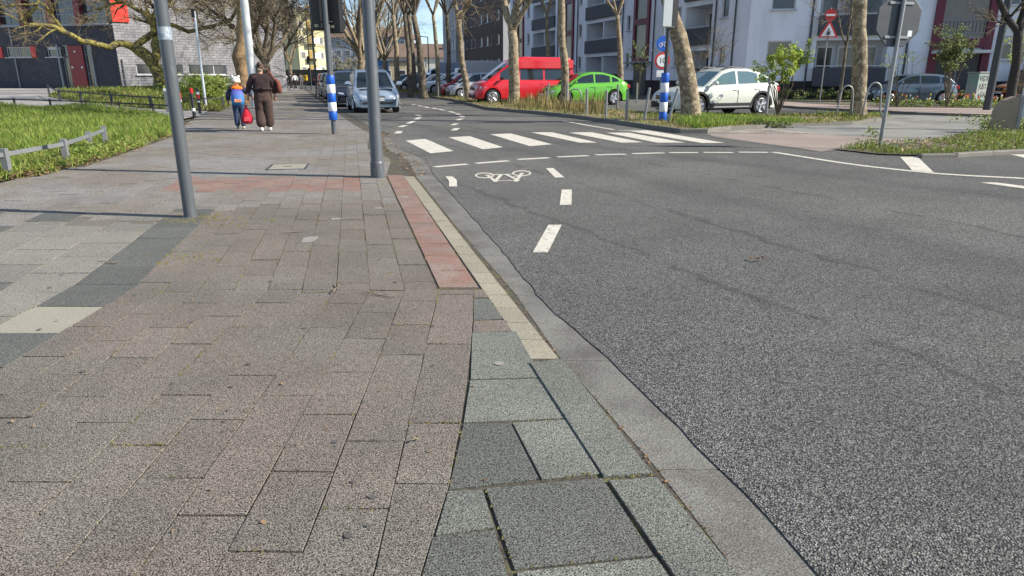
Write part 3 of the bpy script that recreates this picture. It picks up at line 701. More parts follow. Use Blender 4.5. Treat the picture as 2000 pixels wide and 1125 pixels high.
mb = MB(); mb.lathe([(.094, -.03), (.0935, .19), (.092, .2), (.084, .212), (.082, .22), (.074, 4.8)], n=28); mb.build('shaft', M['pole_grey'], p2, smooth=2)
for c_, d_, n_ in (((.0, -.086, .95), (.01, .012, .014), 'bolt'), ((0, -.084, 1.18), (.01, .012, .014), 'bolt'), ((-.004, -.0935, .08), (.05, .006, .11), 'hatch')):
    mb = MB(); mb.box(c_, d_); mb.build(n_, M['pole_grey'], p2)

def signal_head(parent, c, rz, wd=.3, hh=.95, mat=None):
    M_ = Matrix.Translation(c) @ Matrix.Rotation(rz, 4, 'Z'); mb = MB()
    mb.box(c, (wd, .18, hh), rz, .03); o = mb.build('signal_housing', M['black'], parent)
    vz = MB()
    for k in (-1, 0, 1):
        q = M_ @ Vector((0, .09, k * hh * .31)); f = M_ @ Vector((0, .27, k * hh * .31 - .02)); vz.tube([q, f], [.105, .1], 12, caps=False)
        vz.tube([q - Vector((0, 0, 0)), M_ @ Vector((0, .1, k * hh * .31))], [.1, .1], 12)
    vz.build('visor', M['black'], o); return o
def banded(t, z0, h, r, cols=5):
    for k in range(cols):
        mb = MB(); z = z0 + h * k / cols; mb.lathe([(r, z + .002), (r + .003, z + .006), (r + .003, z + h / cols - .006), (r, z + h / cols - .002)], n=20)
        mb.build('band', M['blue'] if k % 2 == 0 else M['white'], t, smooth=2)
x, y = G(653, 262)
sp = thing('signal_pole', 'blue and white banded pole carrying two signal heads, left of the silver car', 'traffic light', (x, y, 0))
mb = MB(); mb.cyl((0, 0, -.05), (0, 0, 4.2), .058, .056, 16); mb.build('shaft', M['pole_grey'], sp, smooth=2)
banded(sp, .33, 1.01, .095)
signal_head(sp, (-.2, .16, 2.82), .35, .34, 1.0); signal_head(sp, (.18, .16, 2.76), -.3, .34, 1.0)
lbm = mk('label', (.3, .3, .2), .6, .3, 30)
for c_, a_ in (((-.24, .04, 2.42), .35), ((.12, .04, 2.4), -.3)): mb = MB(); mb.box(c_, (.09, .012, .06), a_); mb.build('label_plate', lbm, sp)
for z in (2.5, 3.25): mb = MB(); mb.tube([(-.2, .1, z), (0, 0, z), (.2, .1, z)], .018, 6); mb.build('bracket', M['black'], sp)
mb = MB(); mb.cyl((.07, .01, 1.34), (.06, .01, 2.45), .009); mb.build('conduit', M['steel'], sp)

x, y = G(1294, 236, .095)
sq = thing('signal_pole', 'dark pole with blue and white bands on the tree island before the white crossover', 'traffic light', (x, y, .09))
mb = MB(); mb.cyl((0, 0, -.05), (0, 0, 4.4), .055, .05, 14); mb.build('shaft', M['pole_dark'], sq, smooth=2)
banded(sq, .0, 1.32, .11)
mb = MB(); mb.box((-.02, -.12, 3.0), (.42, .06, .98), .35, .03); mb.build('back_board', mk('board_back', (.38, .42, .42), .5, .1, 4, objc=True), sq)
signal_head(sq, (.1, .04, 3.0), 1.9)

def text(name, s_, size, mat, parent, mtx, ext=.002):
    cu = bpy.data.curves.new(name, 'FONT'); cu.body = s_; cu.size = size; cu.align_x = 'CENTER'; cu.align_y = 'CENTER'; cu.extrude = ext
    o = bpy.data.objects.new(name + '_tmp', cu); C.objects.link(o); dg = bpy.context.evaluated_depsgraph_get(); me = bpy.data.meshes.new_from_object(o.evaluated_get(dg))
    bpy.data.objects.remove(o); me.materials.clear(); me.materials.append(mat); q = bpy.data.objects.new(name, me); C.objects.link(q); q.parent = parent; q.matrix_local = mtx; return q
FR = Matrix.Rotation(PI / 2, 4, 'X')                       # upright, facing the camera side (-Y)
def disc(r, y, n=28, th=.012, c=(0, 0), z=0):
    mb = MB(); mb.lathe([(r * .995, -th / 2), (r, 0), (r * .995, th / 2)], (c[0], y, z), n, 'Y'); return mb
# cycle and tonnage signs behind the banded pole
x, y = G(1290, 200, 0); y = 27.5; x = (1287 - 1000) / FPX * (27.5 * math.cos(TILT) + .35)
ts = thing('sign_post', 'thin post with a round blue cycle sign above a red ringed number sign', 'traffic sign', (x, y, .09), .12)
mb = MB(); mb.cyl((0, 0, -.05), (0, 0, 3.0), .03, .03, 8); mb.build('post', M['steel'], ts)
o = disc(.27, -.05, z=2.42).build('cycle_sign', M['blue'], ts)
mb = MB()
for cx in (-.1, .1): mb.tube([(cx + .07 * math.cos(a), -.061, 2.36 + .07 * math.sin(a)) for a in [k * PI / 6 for k in range(13)]], .009, 4, False)
mb.tube([(-.1, -.062, 2.36), (-.02, -.062, 2.36), (.06, -.062, 2.46), (-.04, -.062, 2.46), (-.1, -.062, 2.36)], .008, 4); mb.tube([(.1, -.062, 2.36), (.05, -.062, 2.5)], .008, 4); mb.build('cycle_emblem', M['white'], o)
o = disc(.3, -.05, z=1.8).build('speed_sign', M['red'], ts)
disc(.225, -.062, z=1.8, th=.01).build('sign_face', M['white'], o)
text('numerals', '10', .27, M['black'], o, Matrix.Translation((0, -.069, 1.8)) @ FR)
mb = MB(); mb.box((0, -.05, 1.33), (.4, .012, .24), 0, .005); mb.build('plate', M['white'], ts)
# stop sign seen from behind, post leaning
x, y = G(1718, 288, .04)
st = thing('stop_sign', 'back of an octagonal sign on a leaning galvanised post in the right verge', 'traffic sign', (x, y, .03), math.radians(13)); st.rotation_euler = (0, math.radians(.8), math.radians(13))
mb = MB(); mb.cyl((0, 0, -.05), (0, 0, 3.3), .036, .036, 14); mb.build('post', M['steel'], st, smooth=2)
mb = MB(); R8 = .487; mb.lathe([(R8 * .97, -.012), (R8, -.006), (R8, .006), (R8 * .97, .012)], (0, .055, 2.24), 8, 'Y'); o = mb.build('sign_plate', M['sign_back'], st)
o.data.transform(Matrix.Translation((0, 0, 2.24)) @ Matrix.Rotation(PI / 8, 4, 'Y') @ Matrix.Translation((0, 0, -2.24)))
for z in (1.95, 2.52): mb = MB(); mb.box((0, .036, z), (.5, .02, .045), 0, .004); mb.build('clamp', M['steel'], st)
mb = MB(); mb.box((.27, .041, 2.02), (.09, .004, .1), .0); mb.build('sticker', M['white'], st)
mb = MB(); mb.lathe([(R8 * .93, -.003), (R8 * .93, .003)], (0, .07, 2.24), 8, 'Y'); f_ = mb.build('sign_face', M['red'], st); f_.data.transform(Matrix.Translation((0, 0, 2.24)) @ Matrix.Rotation(PI / 8, 4, 'Y') @ Matrix.Translation((0, 0, -2.24)))
# no entry and crossroads warning
y = 38.0; x = (1600 - 1000) / FPX * (y * math.cos(TILT) + .4)
ne = thing('sign_post', 'post with a red no entry disc above a red edged warning triangle', 'traffic sign', (x, y, .05), -.1)
mb = MB(); mb.cyl((0, 0, -.05), (0, 0, 4.65), .035, .035, 8); mb.build('post', M['steel'], ne)
o = disc(.29, -.05, z=4.3).build('no_entry_disc', M['red'], ne); mb = MB(); mb.box((0, -.06, 4.3), (.44, .01, .1)); mb.build('bar', M['white'], o)
mb = MB(); tri = lambda s_, y, z: [(-s_, y, z - s_ * .577), (s_, y, z - s_ * .577), (0, y, z + s_ * 1.155)]
mb.grid([tri(.5, -.04, 3.5), tri(.5, -.056, 3.5)], close=True); mb.face(tri(.5, -.056, 3.5)); mb.face(tri(.5, -.04, 3.5)[::-1]); o = mb.build('warning_triangle', M['red'], ne)
mb = MB(); mb.face(tri(.36, -.06, 3.48)); mb.build('sign_face', M['white'], o)
mb = MB(); mb.box((0, -.066, 3.47), (.055, .006, .36)); mb.box((0, -.067, 3.43), (.05, .006, .26), tilt=Matrix.Rotation(1.0, 4, 'Y')); mb.box((0, -.068, 3.43), (.05, .006, .26), tilt=Matrix.Rotation(-1.0, 4, 'Y')); mb.build('pictogram', M['black'], o)

# steel posts along the tree island
spec = [(1145, 225, .82, 0, 'second steel post from the hoop, in front of the bright green car'), (1183, 229, .8, 0, 'steel post before the rear door of the green car'), (1223, 233, .85, 0, 'steel post before the rear wheel of the green car'),
        (1258, 235, .9, .12, 'tilted pale post left of the banded pole'), (1304, 240, .92, .24, 'strongly tilted post right of the banded pole'), (1243, 199, .9, 0, 'far post right behind the green car'),
        (1205, 215, .92, 0, 'post standing close behind the green car wheel line'), (1154, 200, .95, 0, 'far post before the front door of the green car'), (1107, 214, .95, 0, 'post leaning on the slim plane tree by the straw'),
        (1066, 209, .95, .12, 'leaning post before the dark bonnet of the green car'), (1006, 201, .95, 0, 'post touching the broad plane trunk by the red van'), (974, 193, .9, 0, 'post before the red van headlight'),
        (1382, 221, 1.0, 0, 'dark post before the front door of the white crossover'), (1496, 227, 1.15, 0, 'post in the lime green bush by the crossover rear wheel'), (905, 193, .9, 0, 'thin post at the forked plane tree'), (856, 190, .9, 0, 'thin post between far dark trunks'), (820, 189, .9, 0, 'thin post left of the widest far trunk')]
for u, v, h, ln, lab in spec:
    x, y = G(u, v, .09)
    t = thing('steel_bollard', lab, 'bollard', (x, y, .09), 0, 'steel posts along the tree island')
    t.rotation_euler = (0, ln, 0)
    mb = MB(); mb.cyl((0, 0, -.08), (0, 0, h), .04, .04, 12); mb.build('post', M['steel'], t, smooth=2)
    mb = MB(); mb.lathe([(.041, h), (.038, h + .015), (.015, h + .025)], n=12); mb.build('cap', M['steel'], t, smooth=2)
def hoop(u0, u1, v, h, lab, lean=0):
    a, b = Vector((*G(u0, v, .09), .0)), Vector((*G(u1, v, .09), .0)); c = (a + b) / 2; wd = (b - a).length / 2
    t = thing('bike_hoop', lab, 'bike stand', (c.x, c.y, .09), 0, 'bent steel cycle hoops')
    pts = [(-wd * 1.15, 0, -.1), (-wd, 0, h * .3), (-wd * .85, 0, h * .75)] + [(wd * .8 * math.cos(q), 0, h * .78 + h * .22 * math.sin(q)) for q in (2.8, 2.3, 1.9, 1.57, 1.2, .8, .3)] + [(wd * .9, 0, h * .6), (wd * 1.0, 0, h * .25), (wd * 1.3 + lean, 0, -.1)]
    mb = MB(); mb.tube(pts, .026, 8); mb.build('frame', M['steel'], t, smooth=True)
    mb = MB(); mb.lathe([(.05, 0), (.05, .02)], (-wd * 1.12, 0, 0), 10); mb.build('foot', M['steel'], t)
hoop(1634, 1662, 228, .95, 'steel hoop left of the straight plane trunk'); hoop(1684, 1716, 232, 1.05, 'taller steel hoop right of the straight plane trunk', .1); hoop(1110, 1136, 208, .72, 'low hoop standing in the dry straw before the green car')

# dark lamp pole, block, light pole at the right
x, y = G(1927, 215, .08)
pole('lamp_post', 'dark lamp pole rising through the tulip bed', 'pole', (x, y, .08), 8, .14, .1, M['pole_dark'])
x, y = G(1993, 251, .05)
t = pole('light_pole', 'pale blue grey pole at the right edge beside the stone block', 'pole', (x - .02, y, .04), 6, .1, .09, M['pole_light'])
mb = MB(); mb.lathe([(.103, 1.0), (.106, 1.01), (.106, 1.09), (.103, 1.1)], n=16); mb.build('strap', M['steel'], t)
x, y = G(1957, 256, .05)
t = thing('stone_block', 'waist high beige slab with a sloping shoulder and a steel face, by the pale pole', 'block', (x, y, .03), -.25)
mb = MB(); pr = [(-.26, -.05), (.2, -.05), (.2, .82), (.1, .83), (-.12, .74), (-.24, .5)]
mb.grid([[(p[0], -.15, p[1]) for p in pr], [(p[0], .15, p[1]) for p in pr]], close=True); mb.face([(p[0], -.15, p[1]) for p in pr]); mb.face([(p[0], .15, p[1]) for p in pr][::-1])
mb.build('body', mk('block_stone', (.3, .24, .17), .85, .15, 3), t)
mb = MB(); mb.box((.245, 0, .42), (.08, .32, .9), 0, .01); mb.build('steel_face', M['steel'], t)
mb = MB(); mb.box((.02, -.155, .7), (.04, .012, .012)); mb.build('bolt', M['black'], t)
# graffiti cabinet
zc = 33 * math.cos(TILT) + .1; x = (1908 - 1000) / FPX * zc
t = thing('electric_cabinet', 'grey street cabinet scrawled with dark graffiti behind the tulips', 'cabinet', (x, 33, .08), .5)
mb = MB(); mb.box((0, 0, .72), (.82, .5, 1.36), 0, .02); mb.build('body', mk('cabinet', (.3, .32, .3), .6, .15, 4, objc=True, col2=(.2, .3, .26), c2s=1.6), t)
mb = MB(); mb.box((0, 0, 1.42), (.9, .58, .05), 0, .01); mb.build('lid', M['steel'], t)
mb = MB(); mb.box((0, 0, .02), (.84, .52, .1)); mb.build('plinth', M['pole_dark'], t)
mb = MB(); mb.box((0, -.252, .72), (.012, .006, 1.2)); mb.build('door_seam', M['black'], t)
for i, s_ in enumerate(('VECR', 'JUST', 'AGA')): text('graffiti', s_, .3, M['black'], t, Matrix.Translation((.02, -.2535, 1.15 - .36 * i)) @ FR)

# left: rail fences, bollards, thin poles
def rail_fence(name, label, pts, h, post, rail, mat, start=0, zf=None):
    t = thing(name, label, 'fence', (pts[0][0], pts[0][1], 0)); o = Vector((pts[0][0], pts[0][1], 0)); zf = zf or terr
    Q = [Vector((p[0], p[1], zf(p[0], p[1]))) - o for p in pts]
    for i, q in enumerate(Q):
        d = (Q[min(i + 1, len(Q) - 1)] - Q[max(0, i - 1)]); rz = math.atan2(d.y, d.x) + PI / 2
        mb = MB(); mb.box(q + Vector((0, 0, (h + .02) / 2 - .05)), (post[0], post[1], h + .12), rz, .004); mb.build('post', mat, t)
    for a, b in zip(Q[:-1], Q[1:]):
        d = (b - a); mb = MB(); rz = math.atan2(d.y, d.x); L = math.hypot(d.x, d.y); pt = math.atan2(d.z, L)
        mb.box((a + b) / 2 + Vector((0, 0, h - rail[1])), (L - post[0] * .9 if h > .3 else L, rail[0], rail[1]), tilt=Matrix.Rotation(rz, 4, 'Z') @ Matrix.Rotation(-pt, 4, 'Y'), bev=.004); mb.build('rail', mat, t)
    return t
fm = mk('weathered_rail', (.17, .18, .185), .75, .2, 8, objc=True, bump=.001, bs=60)
rail_fence('rail_fence', 'low grey rail fence along the front edge of the bright lawn', [(-6.55, 6.3), (-6.7, 7.8), (-6.78, 9.3), (-6.92, 10.8), (-7.42, 12.3), (-7.95, 13.7)], .37, (.08, .08), (.03, .06), fm)
dk = mk('dark_rail', (.035, .037, .04), .6, .2, 8, objc=True)
ge = [GT(u, v) for u, v in ((345, 222.5), (300, 220), (235, 216.5), (170, 213.5), (100, 211), (30, 209), (-60, 207.5))]
rail_fence('rail_fence', 'dark low rail fence behind the lawn grass', ge, .34, (.06, .06), (.03, .05), dk)
fb = [GT(u, v) for u, v in ((437, 214), (400, 215), (345, 215), (296, 212.5), (220, 207), (160, 202), (118, 198.5), (97, 188))]
rail_fence('rail_fence', 'dark low rail fence in front of the mossy tree bed', fb, .5, (.08, .08), (.04, .05), dk)
rail_fence('rail_fence', 'low rail fence behind the striped bollards near the hedge', [GT(u, v) for u, v in ((368, 190), (420, 189.5), (470, 188))], .5, (.06, .06), (.04, .05), dk)
for u, v, h, bands, lab in ((356, 234, 1.05, [(.62, .84, 'red'), (.55, .62, 'white')], 'black bollard with a red and a white band, nearest the leaning pole'), (380, 229, .95, [(.78, .95, 'red'), (.2, .3, 'white')], 'middle black bollard with a red top and low white ring'), (391, 223, .9, [(.7, .78, 'white'), (.55, .7, 'red'), (.42, .47, 'white')], 'rightmost black bollard with two white rings')):
    x, y = GT(u, v); t = thing('striped_bollard', lab, 'bollard', (x, y, terr(x, y)), 0, 'striped bollards at the yard entrance')
    mb = MB(); mb.lathe([(.055, -.05), (.055, h - .03), (.04, h)], n=14); mb.build('post', M['black'], t, smooth=2)
    for a, b, c in bands: mb = MB(); mb.lathe([(.057, a), (.057, b)], n=14); mb.build('band', M[c], t, smooth=2)
x, y = GT(330, 219); t = thing('grey_bollard', 'squat grey post with a white cap half hidden by the leaning pole', 'bollard', (x, y, terr(x, y)))
mb = MB(); mb.box((0, 0, .42), (.15, .15, .86), .2, .01); mb.build('post', fm, t); mb = MB(); mb.box((0, 0, .82), (.16, .16, .1), .2, .01); mb.build('cap', M['white'], t)
x, y = GT(403, 212); t = pole('sign_pole', 'thin light pole with a small dark box on top before the brick wall', 'pole', (x, y, terr(x, y)), 3.9, .05, .05, M['pole_light'])
mb = MB(); mb.box((-.04, 0, 3.82), (.13, .1, .34), 0, .01); mb.build('box', M['black'], t); mb = MB(); mb.box((-.04, 0, 3.55), (.1, .08, .12), 0, .01); mb.build('red_box', M['red'], t)
# big pale mast by the plane trunk
y = 31; x = (496 - 1000) / FPX * (y * math.cos(TILT) + .2)
t = pole('flag_mast', 'thick pale grey mast rising out of the frame beside the blotched plane trunk', 'mast', (x, y, .1), 12, .17, .15, mk('mast_paint', (.55, .57, .58), .5, .12, 3, objc=True))
# far pavement poles
for u, vb, vt, r, lab in ((620, 191, -20, .075, 'tall dark lamp pole right of the two walkers'), (609, 177, 28, .07, 'shorter dark pole with small boxes behind the tall lamp pole')):
    x, y = G(u, vb); t = pole('street_pole', lab, 'pole', (x, y, 0), 6.6 if vt < 0 else 6.9, r, r * .8, M['pole_dark'])
    if vt > 0: mb = MB(); mb.box((-.12, 0, 2.9), (.22, .2, .7), 0, .02); mb.box((-.12, 0, 1.9), (.22, .2, .5), 0, .02); mb.build('signal_box', M['black'], t)
    mb = MB(); mb.lathe([(r + .02, 0), (r + .02, .5), (r, .52)], n=12); mb.build('sleeve', M['pole_grey'], t)
x, y = G(606, 172); t = thing('letter_box', 'small yellow letter box beside the far dark poles', 'letter box', (x + .6, y - 4, 0)); mb = MB(); mb.box((0, 0, 1.2), (.5, .4, .62), 0, .04); mb.build('body', paint('yellow', (.75, .5, .03), .4), t); mb = MB(); mb.box((0, 0, .45), (.08, .08, .9)); mb.build('leg', M['black'], t); mb = MB(); mb.box((0, -.205, 1.32), (.34, .012, .05)); mb.build('slot', M['black'], t)

# ------------------------------------------------------------ trees
def branch(mb, tw, p, d, L, r, lvl, P):
    n = 5 if lvl < 2 else 3; pts = [p.copy()]; rads = [r]; dd = d.normalized()
    for i in range(n):
        dd = (dd + Vector((rnd.gauss(0, 1), rnd.gauss(0, 1), rnd.gauss(0, .6))) * P['wob'] + Vector((0, 0, P['up']))).normalized()
        pts.append(pts[-1] + dd * L / n); rads.append(r * (1 - (i + 1) / n * (1 - P['tap'])))
    tgt = mb if lvl < P['split'] else tw
    tgt.tube(pts, rads, (8, 6, 5, 3, 3)[min(lvl, 4)], caps=False)
    if lvl >= P['lv']: return
    k = P['kids'][min(lvl, len(P['kids']) - 1)]
    for j in range(k):
        f = (j + 1) / k if lvl else rnd.uniform(.45, 1); f = min(.98, f * rnd.uniform(.75, 1.02)); i = min(n - 1, int(f * n)); q = pts[i].lerp(pts[i + 1], f * n - i)
        dr = (pts[i + 1] - pts[i]).normalized(); side = dr.cross(Vector((rnd.gauss(0, 1), rnd.gauss(0, 1), rnd.gauss(0, 1)))).normalized(); a = rnd.uniform(*P['ang'])
        branch(mb, tw, q, dr * math.cos(a) + side * math.sin(a), L * rnd.uniform(*P['len']), max(.0065, rads[i] * rnd.uniform(.45, .65)), lvl + 1, P)
BP = dict(wob=.13, up=.05, tap=.45, split=2, lv=4, kids=[4, 4, 4, 4], ang=(.35, .8), len=(.5, .72))
def tree(name, label, path, limbs, mats, P=None, group=None, root=True, extra=4):
    """path: trunk points with radii; limbs: polylines with radii; both in world space"""
    P = {**BP, **(P or {})}; b = Vector(path[0][0]); t = thing(name, label, 'tree', b, 0, group)
    mb, tw = MB(), MB(); pts = [Vector(p) - b for p, r in path]; rads = [r for p, r in path]
    fine, fr = [], []
    for i in range(len(pts) - 1):
        for k in range(4):
            q = pts[i].lerp(pts[i + 1], k / 4); rr = rads[i] + (rads[i + 1] - rads[i]) * k / 4
            fine.append(q + Vector((noise.noise(q * .9 + b), noise.noise(q * .9 - b), 0)) * rads[0] * .25 * (1 if i or k else 0)); fr.append(rr * (1 + .12 * noise.noise(q * 2.3 + b)))
    fine.append(pts[-1]); fr.append(rads[-1])
    if root: fine = [fine[0] - Vector((0, 0, .15)), fine[0]] + [fine[0].lerp(fine[1], min(1, .2 / max(.2, (fine[1] - fine[0]).length)))] + fine[1:]; fr = [fr[0] * 1.35, fr[0] * 1.18, fr[0] * 1.03] + fr[1:]
    mb.tube(fine, fr, 14)
    for limb in limbs:
        lp = [Vector(p) - b for p, r in limb]; lr = [r for p, r in limb]
        f2, r2 = [], []
        for i in range(len(lp) - 1):
            for k in range(3):
                q = lp[i].lerp(lp[i + 1], k / 3); f2.append(q + Vector((noise.noise(q * 1.7), noise.noise(q * 1.7 + Vector((5, 5, 5))), noise.noise(q * 1.7 - Vector((4, 4, 4))))) * lr[i] * .9); r2.append(lr[i] + (lr[i + 1] - lr[i]) * k / 3)
        f2.append(lp[-1]); r2.append(lr[-1]); f2[0] = lp[0]; mb.tube(f2, r2, 9)
        for k in range(P.get('lk', 5)):
            i = rnd.randrange(len(f2) // 3, len(f2) - 1); dr = (f2[i + 1] - f2[i]).normalized(); side = dr.cross(Vector((rnd.gauss(0, 1), rnd.gauss(0, 1), rnd.gauss(0, 1)))).normalized()
            branch(mb, tw, f2[i], dr * .6 + side * .8, P.get('ll', 2.2) * rnd.uniform(.6, 1.2), r2[i] * rnd.uniform(.3, .55), 1, P)
    for k in range(extra):
        a = k * 2 * PI / max(1, extra) + rnd.uniform(-.5, .5); dr = Vector((math.cos(a) * .55, math.sin(a) * .55, 1))
        branch(mb, tw, pts[-1], dr, P.get('el', 6.0) * rnd.uniform(.8, 1.15), rads[-1] * .62, 0, P)
    mb.build('trunk', mats[0], t, smooth=True); o = tw.build('crown', mats[1], t)
    return t
def straight(u0, v0, u1, v1, z0, rb, rt, top=8.5, zg=.09, mid=()):
    """trunk rising from a photo foot point to a photo point at the frame top and on up"""
    x, y = G(u0, v0, zg); pts = [(Vector((x, y, zg)), rb)]
    for (u, v, f) in mid: pts.append((PT(u, v, y), rb + (rt - rb) * f))
    q = PT(u1, v1, y); pts.append((q, rt)); d = (q - pts[-2][0]).normalized(); d = (d + Vector((0, 0, .6))).normalized()
    if q.z < top: pts.append((q + d * (top - q.z), rt * .8))
    return pts
GP = 'plane trees along the right side of the street'
PM = (M['plane'], M['twig']); PD = (M['plane_dark'], M['twig_dark'])
tree('plane_tree', 'thick pale plane tree leaning left before the white crossover', straight(1350, 234, 1306, 0, 0, .29, .2, 7.5, mid=((1342, 150, .4), (1327, 70, .8))), [], PM, dict(el=7.5), GP, extra=5)
tree('plane_tree', 'straight blotched plane tree between the two tall hoops', straight(1675, 227, 1679, 0, 0, .25, .2, 7.5, mid=((1681, 110, .6),)), [], PM, dict(el=7.5), GP, extra=5)
tree('plane_tree', 'slim plane trunk in front of the green car bonnet', straight(1103, 213, 1096, 0, 0, .17, .13, 8, mid=((1104, 150, .4), (1098, 70, .8))), [], PM, None, GP)
b4 = straight(1003, 203, 1000, 60, 0, .28, .21, 5, mid=((1004, 150, .5),)); y4 = b4[0][0].y
tree('plane_tree', 'broad plane trunk in front of the red van cab', b4[:3], [[(PT(1000, 60, y4), .17), (PT(988, 20, y4), .15), (PT(975, -50, y4 + 1), .17), (PT(960, -140, y4 + 1), .1)], [(PT(1001, 62, y4), .19), (PT(1013, 10, y4), .17), (PT(1020, -70, y4 - 1), .18), (PT(1034, -180, y4 - 1), .1)]], PM, dict(lk=6), GP, extra=1)
y5 = G(912, 194, .09)[1]
tree('plane_tree', 'bent pale plane tree forking into a high Y left of the red van', [(Vector((*G(915, 194, .09), .09)),  .21), (PT(908, 150, y5), .165), (PT(899, 95, y5), .15), (PT(896, 38, y5), .16)], [[(PT(896, 38, y5), .13), (PT(889, 10, y5), .11), (PT(884, -30, y5), .13), (PT(876, -120, y5 + 1), .08)], [(PT(896, 38, y5), .14), (PT(908, 18, y5), .12), (PT(922, -10, y5 - 1), .14), (PT(945, -110, y5 - 1), .08)]], PM, dict(lk=6), GP, extra=0)
for (u, v, Y, ut, rb, dark, lab) in ((1212, 192, 41, 1206, .2, 0, 'thin pale trunk rising behind the roof of the green car'), (1068, 192, 50, 1068, .2, 0, 'thin trunk dividing above the roof of the red van'),
        (876, 184, 50, 873, .2, 1, 'dark upright trunk right of the street lamp'), (857, 188, 46, 846, .17, 0, 'pale slanting trunk left of the upright dark one'), (828, 190, 45, 808, .27, 1, 'widest dark trunk among the far street trees'),
        (802, 187, 48, 790, .2, 1, 'dark trunk left of the widest far one'), (808, 180, 60, 798, .3, 1, 'slender trunk behind the pair of wide dark trunks'), (776, 176, 68, 768, .3, 0, 'far trunk with raised arms right of the silver car'), (706, 170, 72, 703, .42, 0, 'pollarded pale trunk with many raised arms behind the silver car'), (752, 172, 82, 756, .28, 0, 'pale far pollard half hidden by the thick grey post')):
    p0 = Vector((*G(u, v, .05), .05)); p0 = PT(u, v, Y); p0.z = .05; mid = PT((u + ut) / 2 + 2, 100, Y); top = PT(ut, 30, Y)
    P_ = dict(el=6, ang=(.25, .6), wob=.11) if not dark else dict(el=6)
    if 'pollard' in lab: tree('plane_tree', lab, [(p0, rb), (PT(u - 1, 135, Y), rb * .85), (PT(u - 1, 118, Y), rb * .9)], [], PM, dict(el=6.5, ang=(.15, .45), up=.12, kids=[4, 3, 3, 3]), GP, extra=7)
    else: tree('plane_tree', lab, [(p0, rb), (mid, rb * .72), (top, rb * .6)], [], PD if dark else PM, P_, GP, extra=5)

# mossy yard tree with low spreading arms
bx = GT(314, 181); zb = terr(*bx); Yb = bx[1]
def q(u, v, dy=0): return PT(u, v, Yb + dy)
mt = tree('mossy_tree', 'old yellow mossed tree with low spreading arms before the school', [(Vector((bx[0], bx[1], zb)), .42), (q(312, 150), .36), (q(300, 125), .36), (q(282, 105), .33), (q(262, 92), .28)],
     [[(q(262, 92), .24), (q(240, 88, -.5), .2), (q(215, 92, -1), .18), (q(190, 85, -1.5), .16), (q(160, 78, -2), .15), (q(130, 65, -2.5), .13), (q(100, 53, -3), .12), (q(50, 48, -3.5), .1), (q(46, 42, -3.6), .08), (q(60, 25, -3.6), .08), (q(76, 8, -3.8), .07), (q(20, 10, -4), .06), (q(-30, 22, -4), .03)],
      [(q(262, 92), .18), (q(280, 78, .4), .2), (q(300, 62, .6), .18), (q(296, 42, .6), .14), (q(285, 28, .5), .11), (q(255, 12, .2), .09), (q(225, 0, 0), .08), (q(190, -20, 0), .06)],
      [(q(306, 118), .26), (q(303, 90, .4), .24), (q(308, 60, 1), .22), (q(300, 35, 1), .19), (q(322, 10, 1.2), .17), (q(345, -20, 1.5), .14), (q(380, -90, 1.5), .08)],
      [(q(303, 66, .8), .14), (q(335, 48, .9), .13), (q(366, 61, 1), .12), (q(410, 53, 1), .11), (q(452, 38, .8), .1), (q(462, 20, .6), .09), (q(452, 0, .5), .08), (q(430, -15, .4), .06)],
      [(q(300, 35, 1), .12), (q(270, 20, .6), .1), (q(240, 5, .4), .09), (q(200, 14, .2), .05), (q(170, 24, .2), .03)],
      [(q(125, 62, -2.5), .08), (q(108, 38, -2.8), .08), (q(90, 15, -3), .07), (q(72, 0, -3), .05), (q(60, -30, -3), .04)],
      [(q(462, 20, .6), .06), (q(440, 4, .5), .055), (q(410, 2, .5), .05), (q(370, 6, .4), .03)]], (M['mossy'], M['twig']), dict(lk=11, ll=1.7, wob=.2, up=.02, kids=[3, 4, 4, 3], ang=(.4, 1.0), split=2), extra=0)
# blotched trunk behind the walkers with its bushy neighbour
yt = 34; p0 = PT(472, 172, yt); p0.z = .25
tree('plane_tree', 'swollen blotched plane trunk beside the pale mast', [(p0, .3), (PT(474, 150, yt), .26), (PT(469, 112, yt), .33), (PT(473, 90, yt), .26), (PT(474, 40, yt), .24), (PT(470, -40, yt), .22)], [], (mk('orange_bark', (.3, .2, .1), .9, .25, 7, objc=True, col2=(.13, .09, .05), c2s=3, bump=.04, bs=6), M['twig']), dict(el=5), extra=4)
for (u, Y, hgt, n, lab) in ((520, 44, 2.0, 8, 'dense bare bush tree between the pale mast and the yellow building'), (543, 62, 2.5, 5, 'spreading bare tree before the shaded yellow gable')):
    p0 = PT(u, 170, Y); p0.z = .05
    tree('bare_tree', lab, [(p0, .3), (p0 + Vector((.1, 0, hgt)), .24)], [], (M['plane_dark'], M['twig_dark']), dict(el=4.6, kids=[6, 5, 5, 5], ang=(.3, .95), wob=.16), extra=n)
# far trees left of the street, beyond the wall
for (n_, t, sc, lab) in ((-7.5, 62, 1, 'bare street tree far behind the yellow building corner'), (-1.5, 95, 1, 'bare tree at the far left kerb'), (9, 75, 1.1, 'bare tree far along the right row'), (9, 92, 1.1, 'bare tree at the far end of the right row')):
    p0 = ST(n_, t, .02); tree('bare_tree', lab, [(p0, .3 * sc), (p0 + Vector((.2, 0, 3)), .26 * sc)], [], PM, dict(el=5.5 * sc), extra=5)

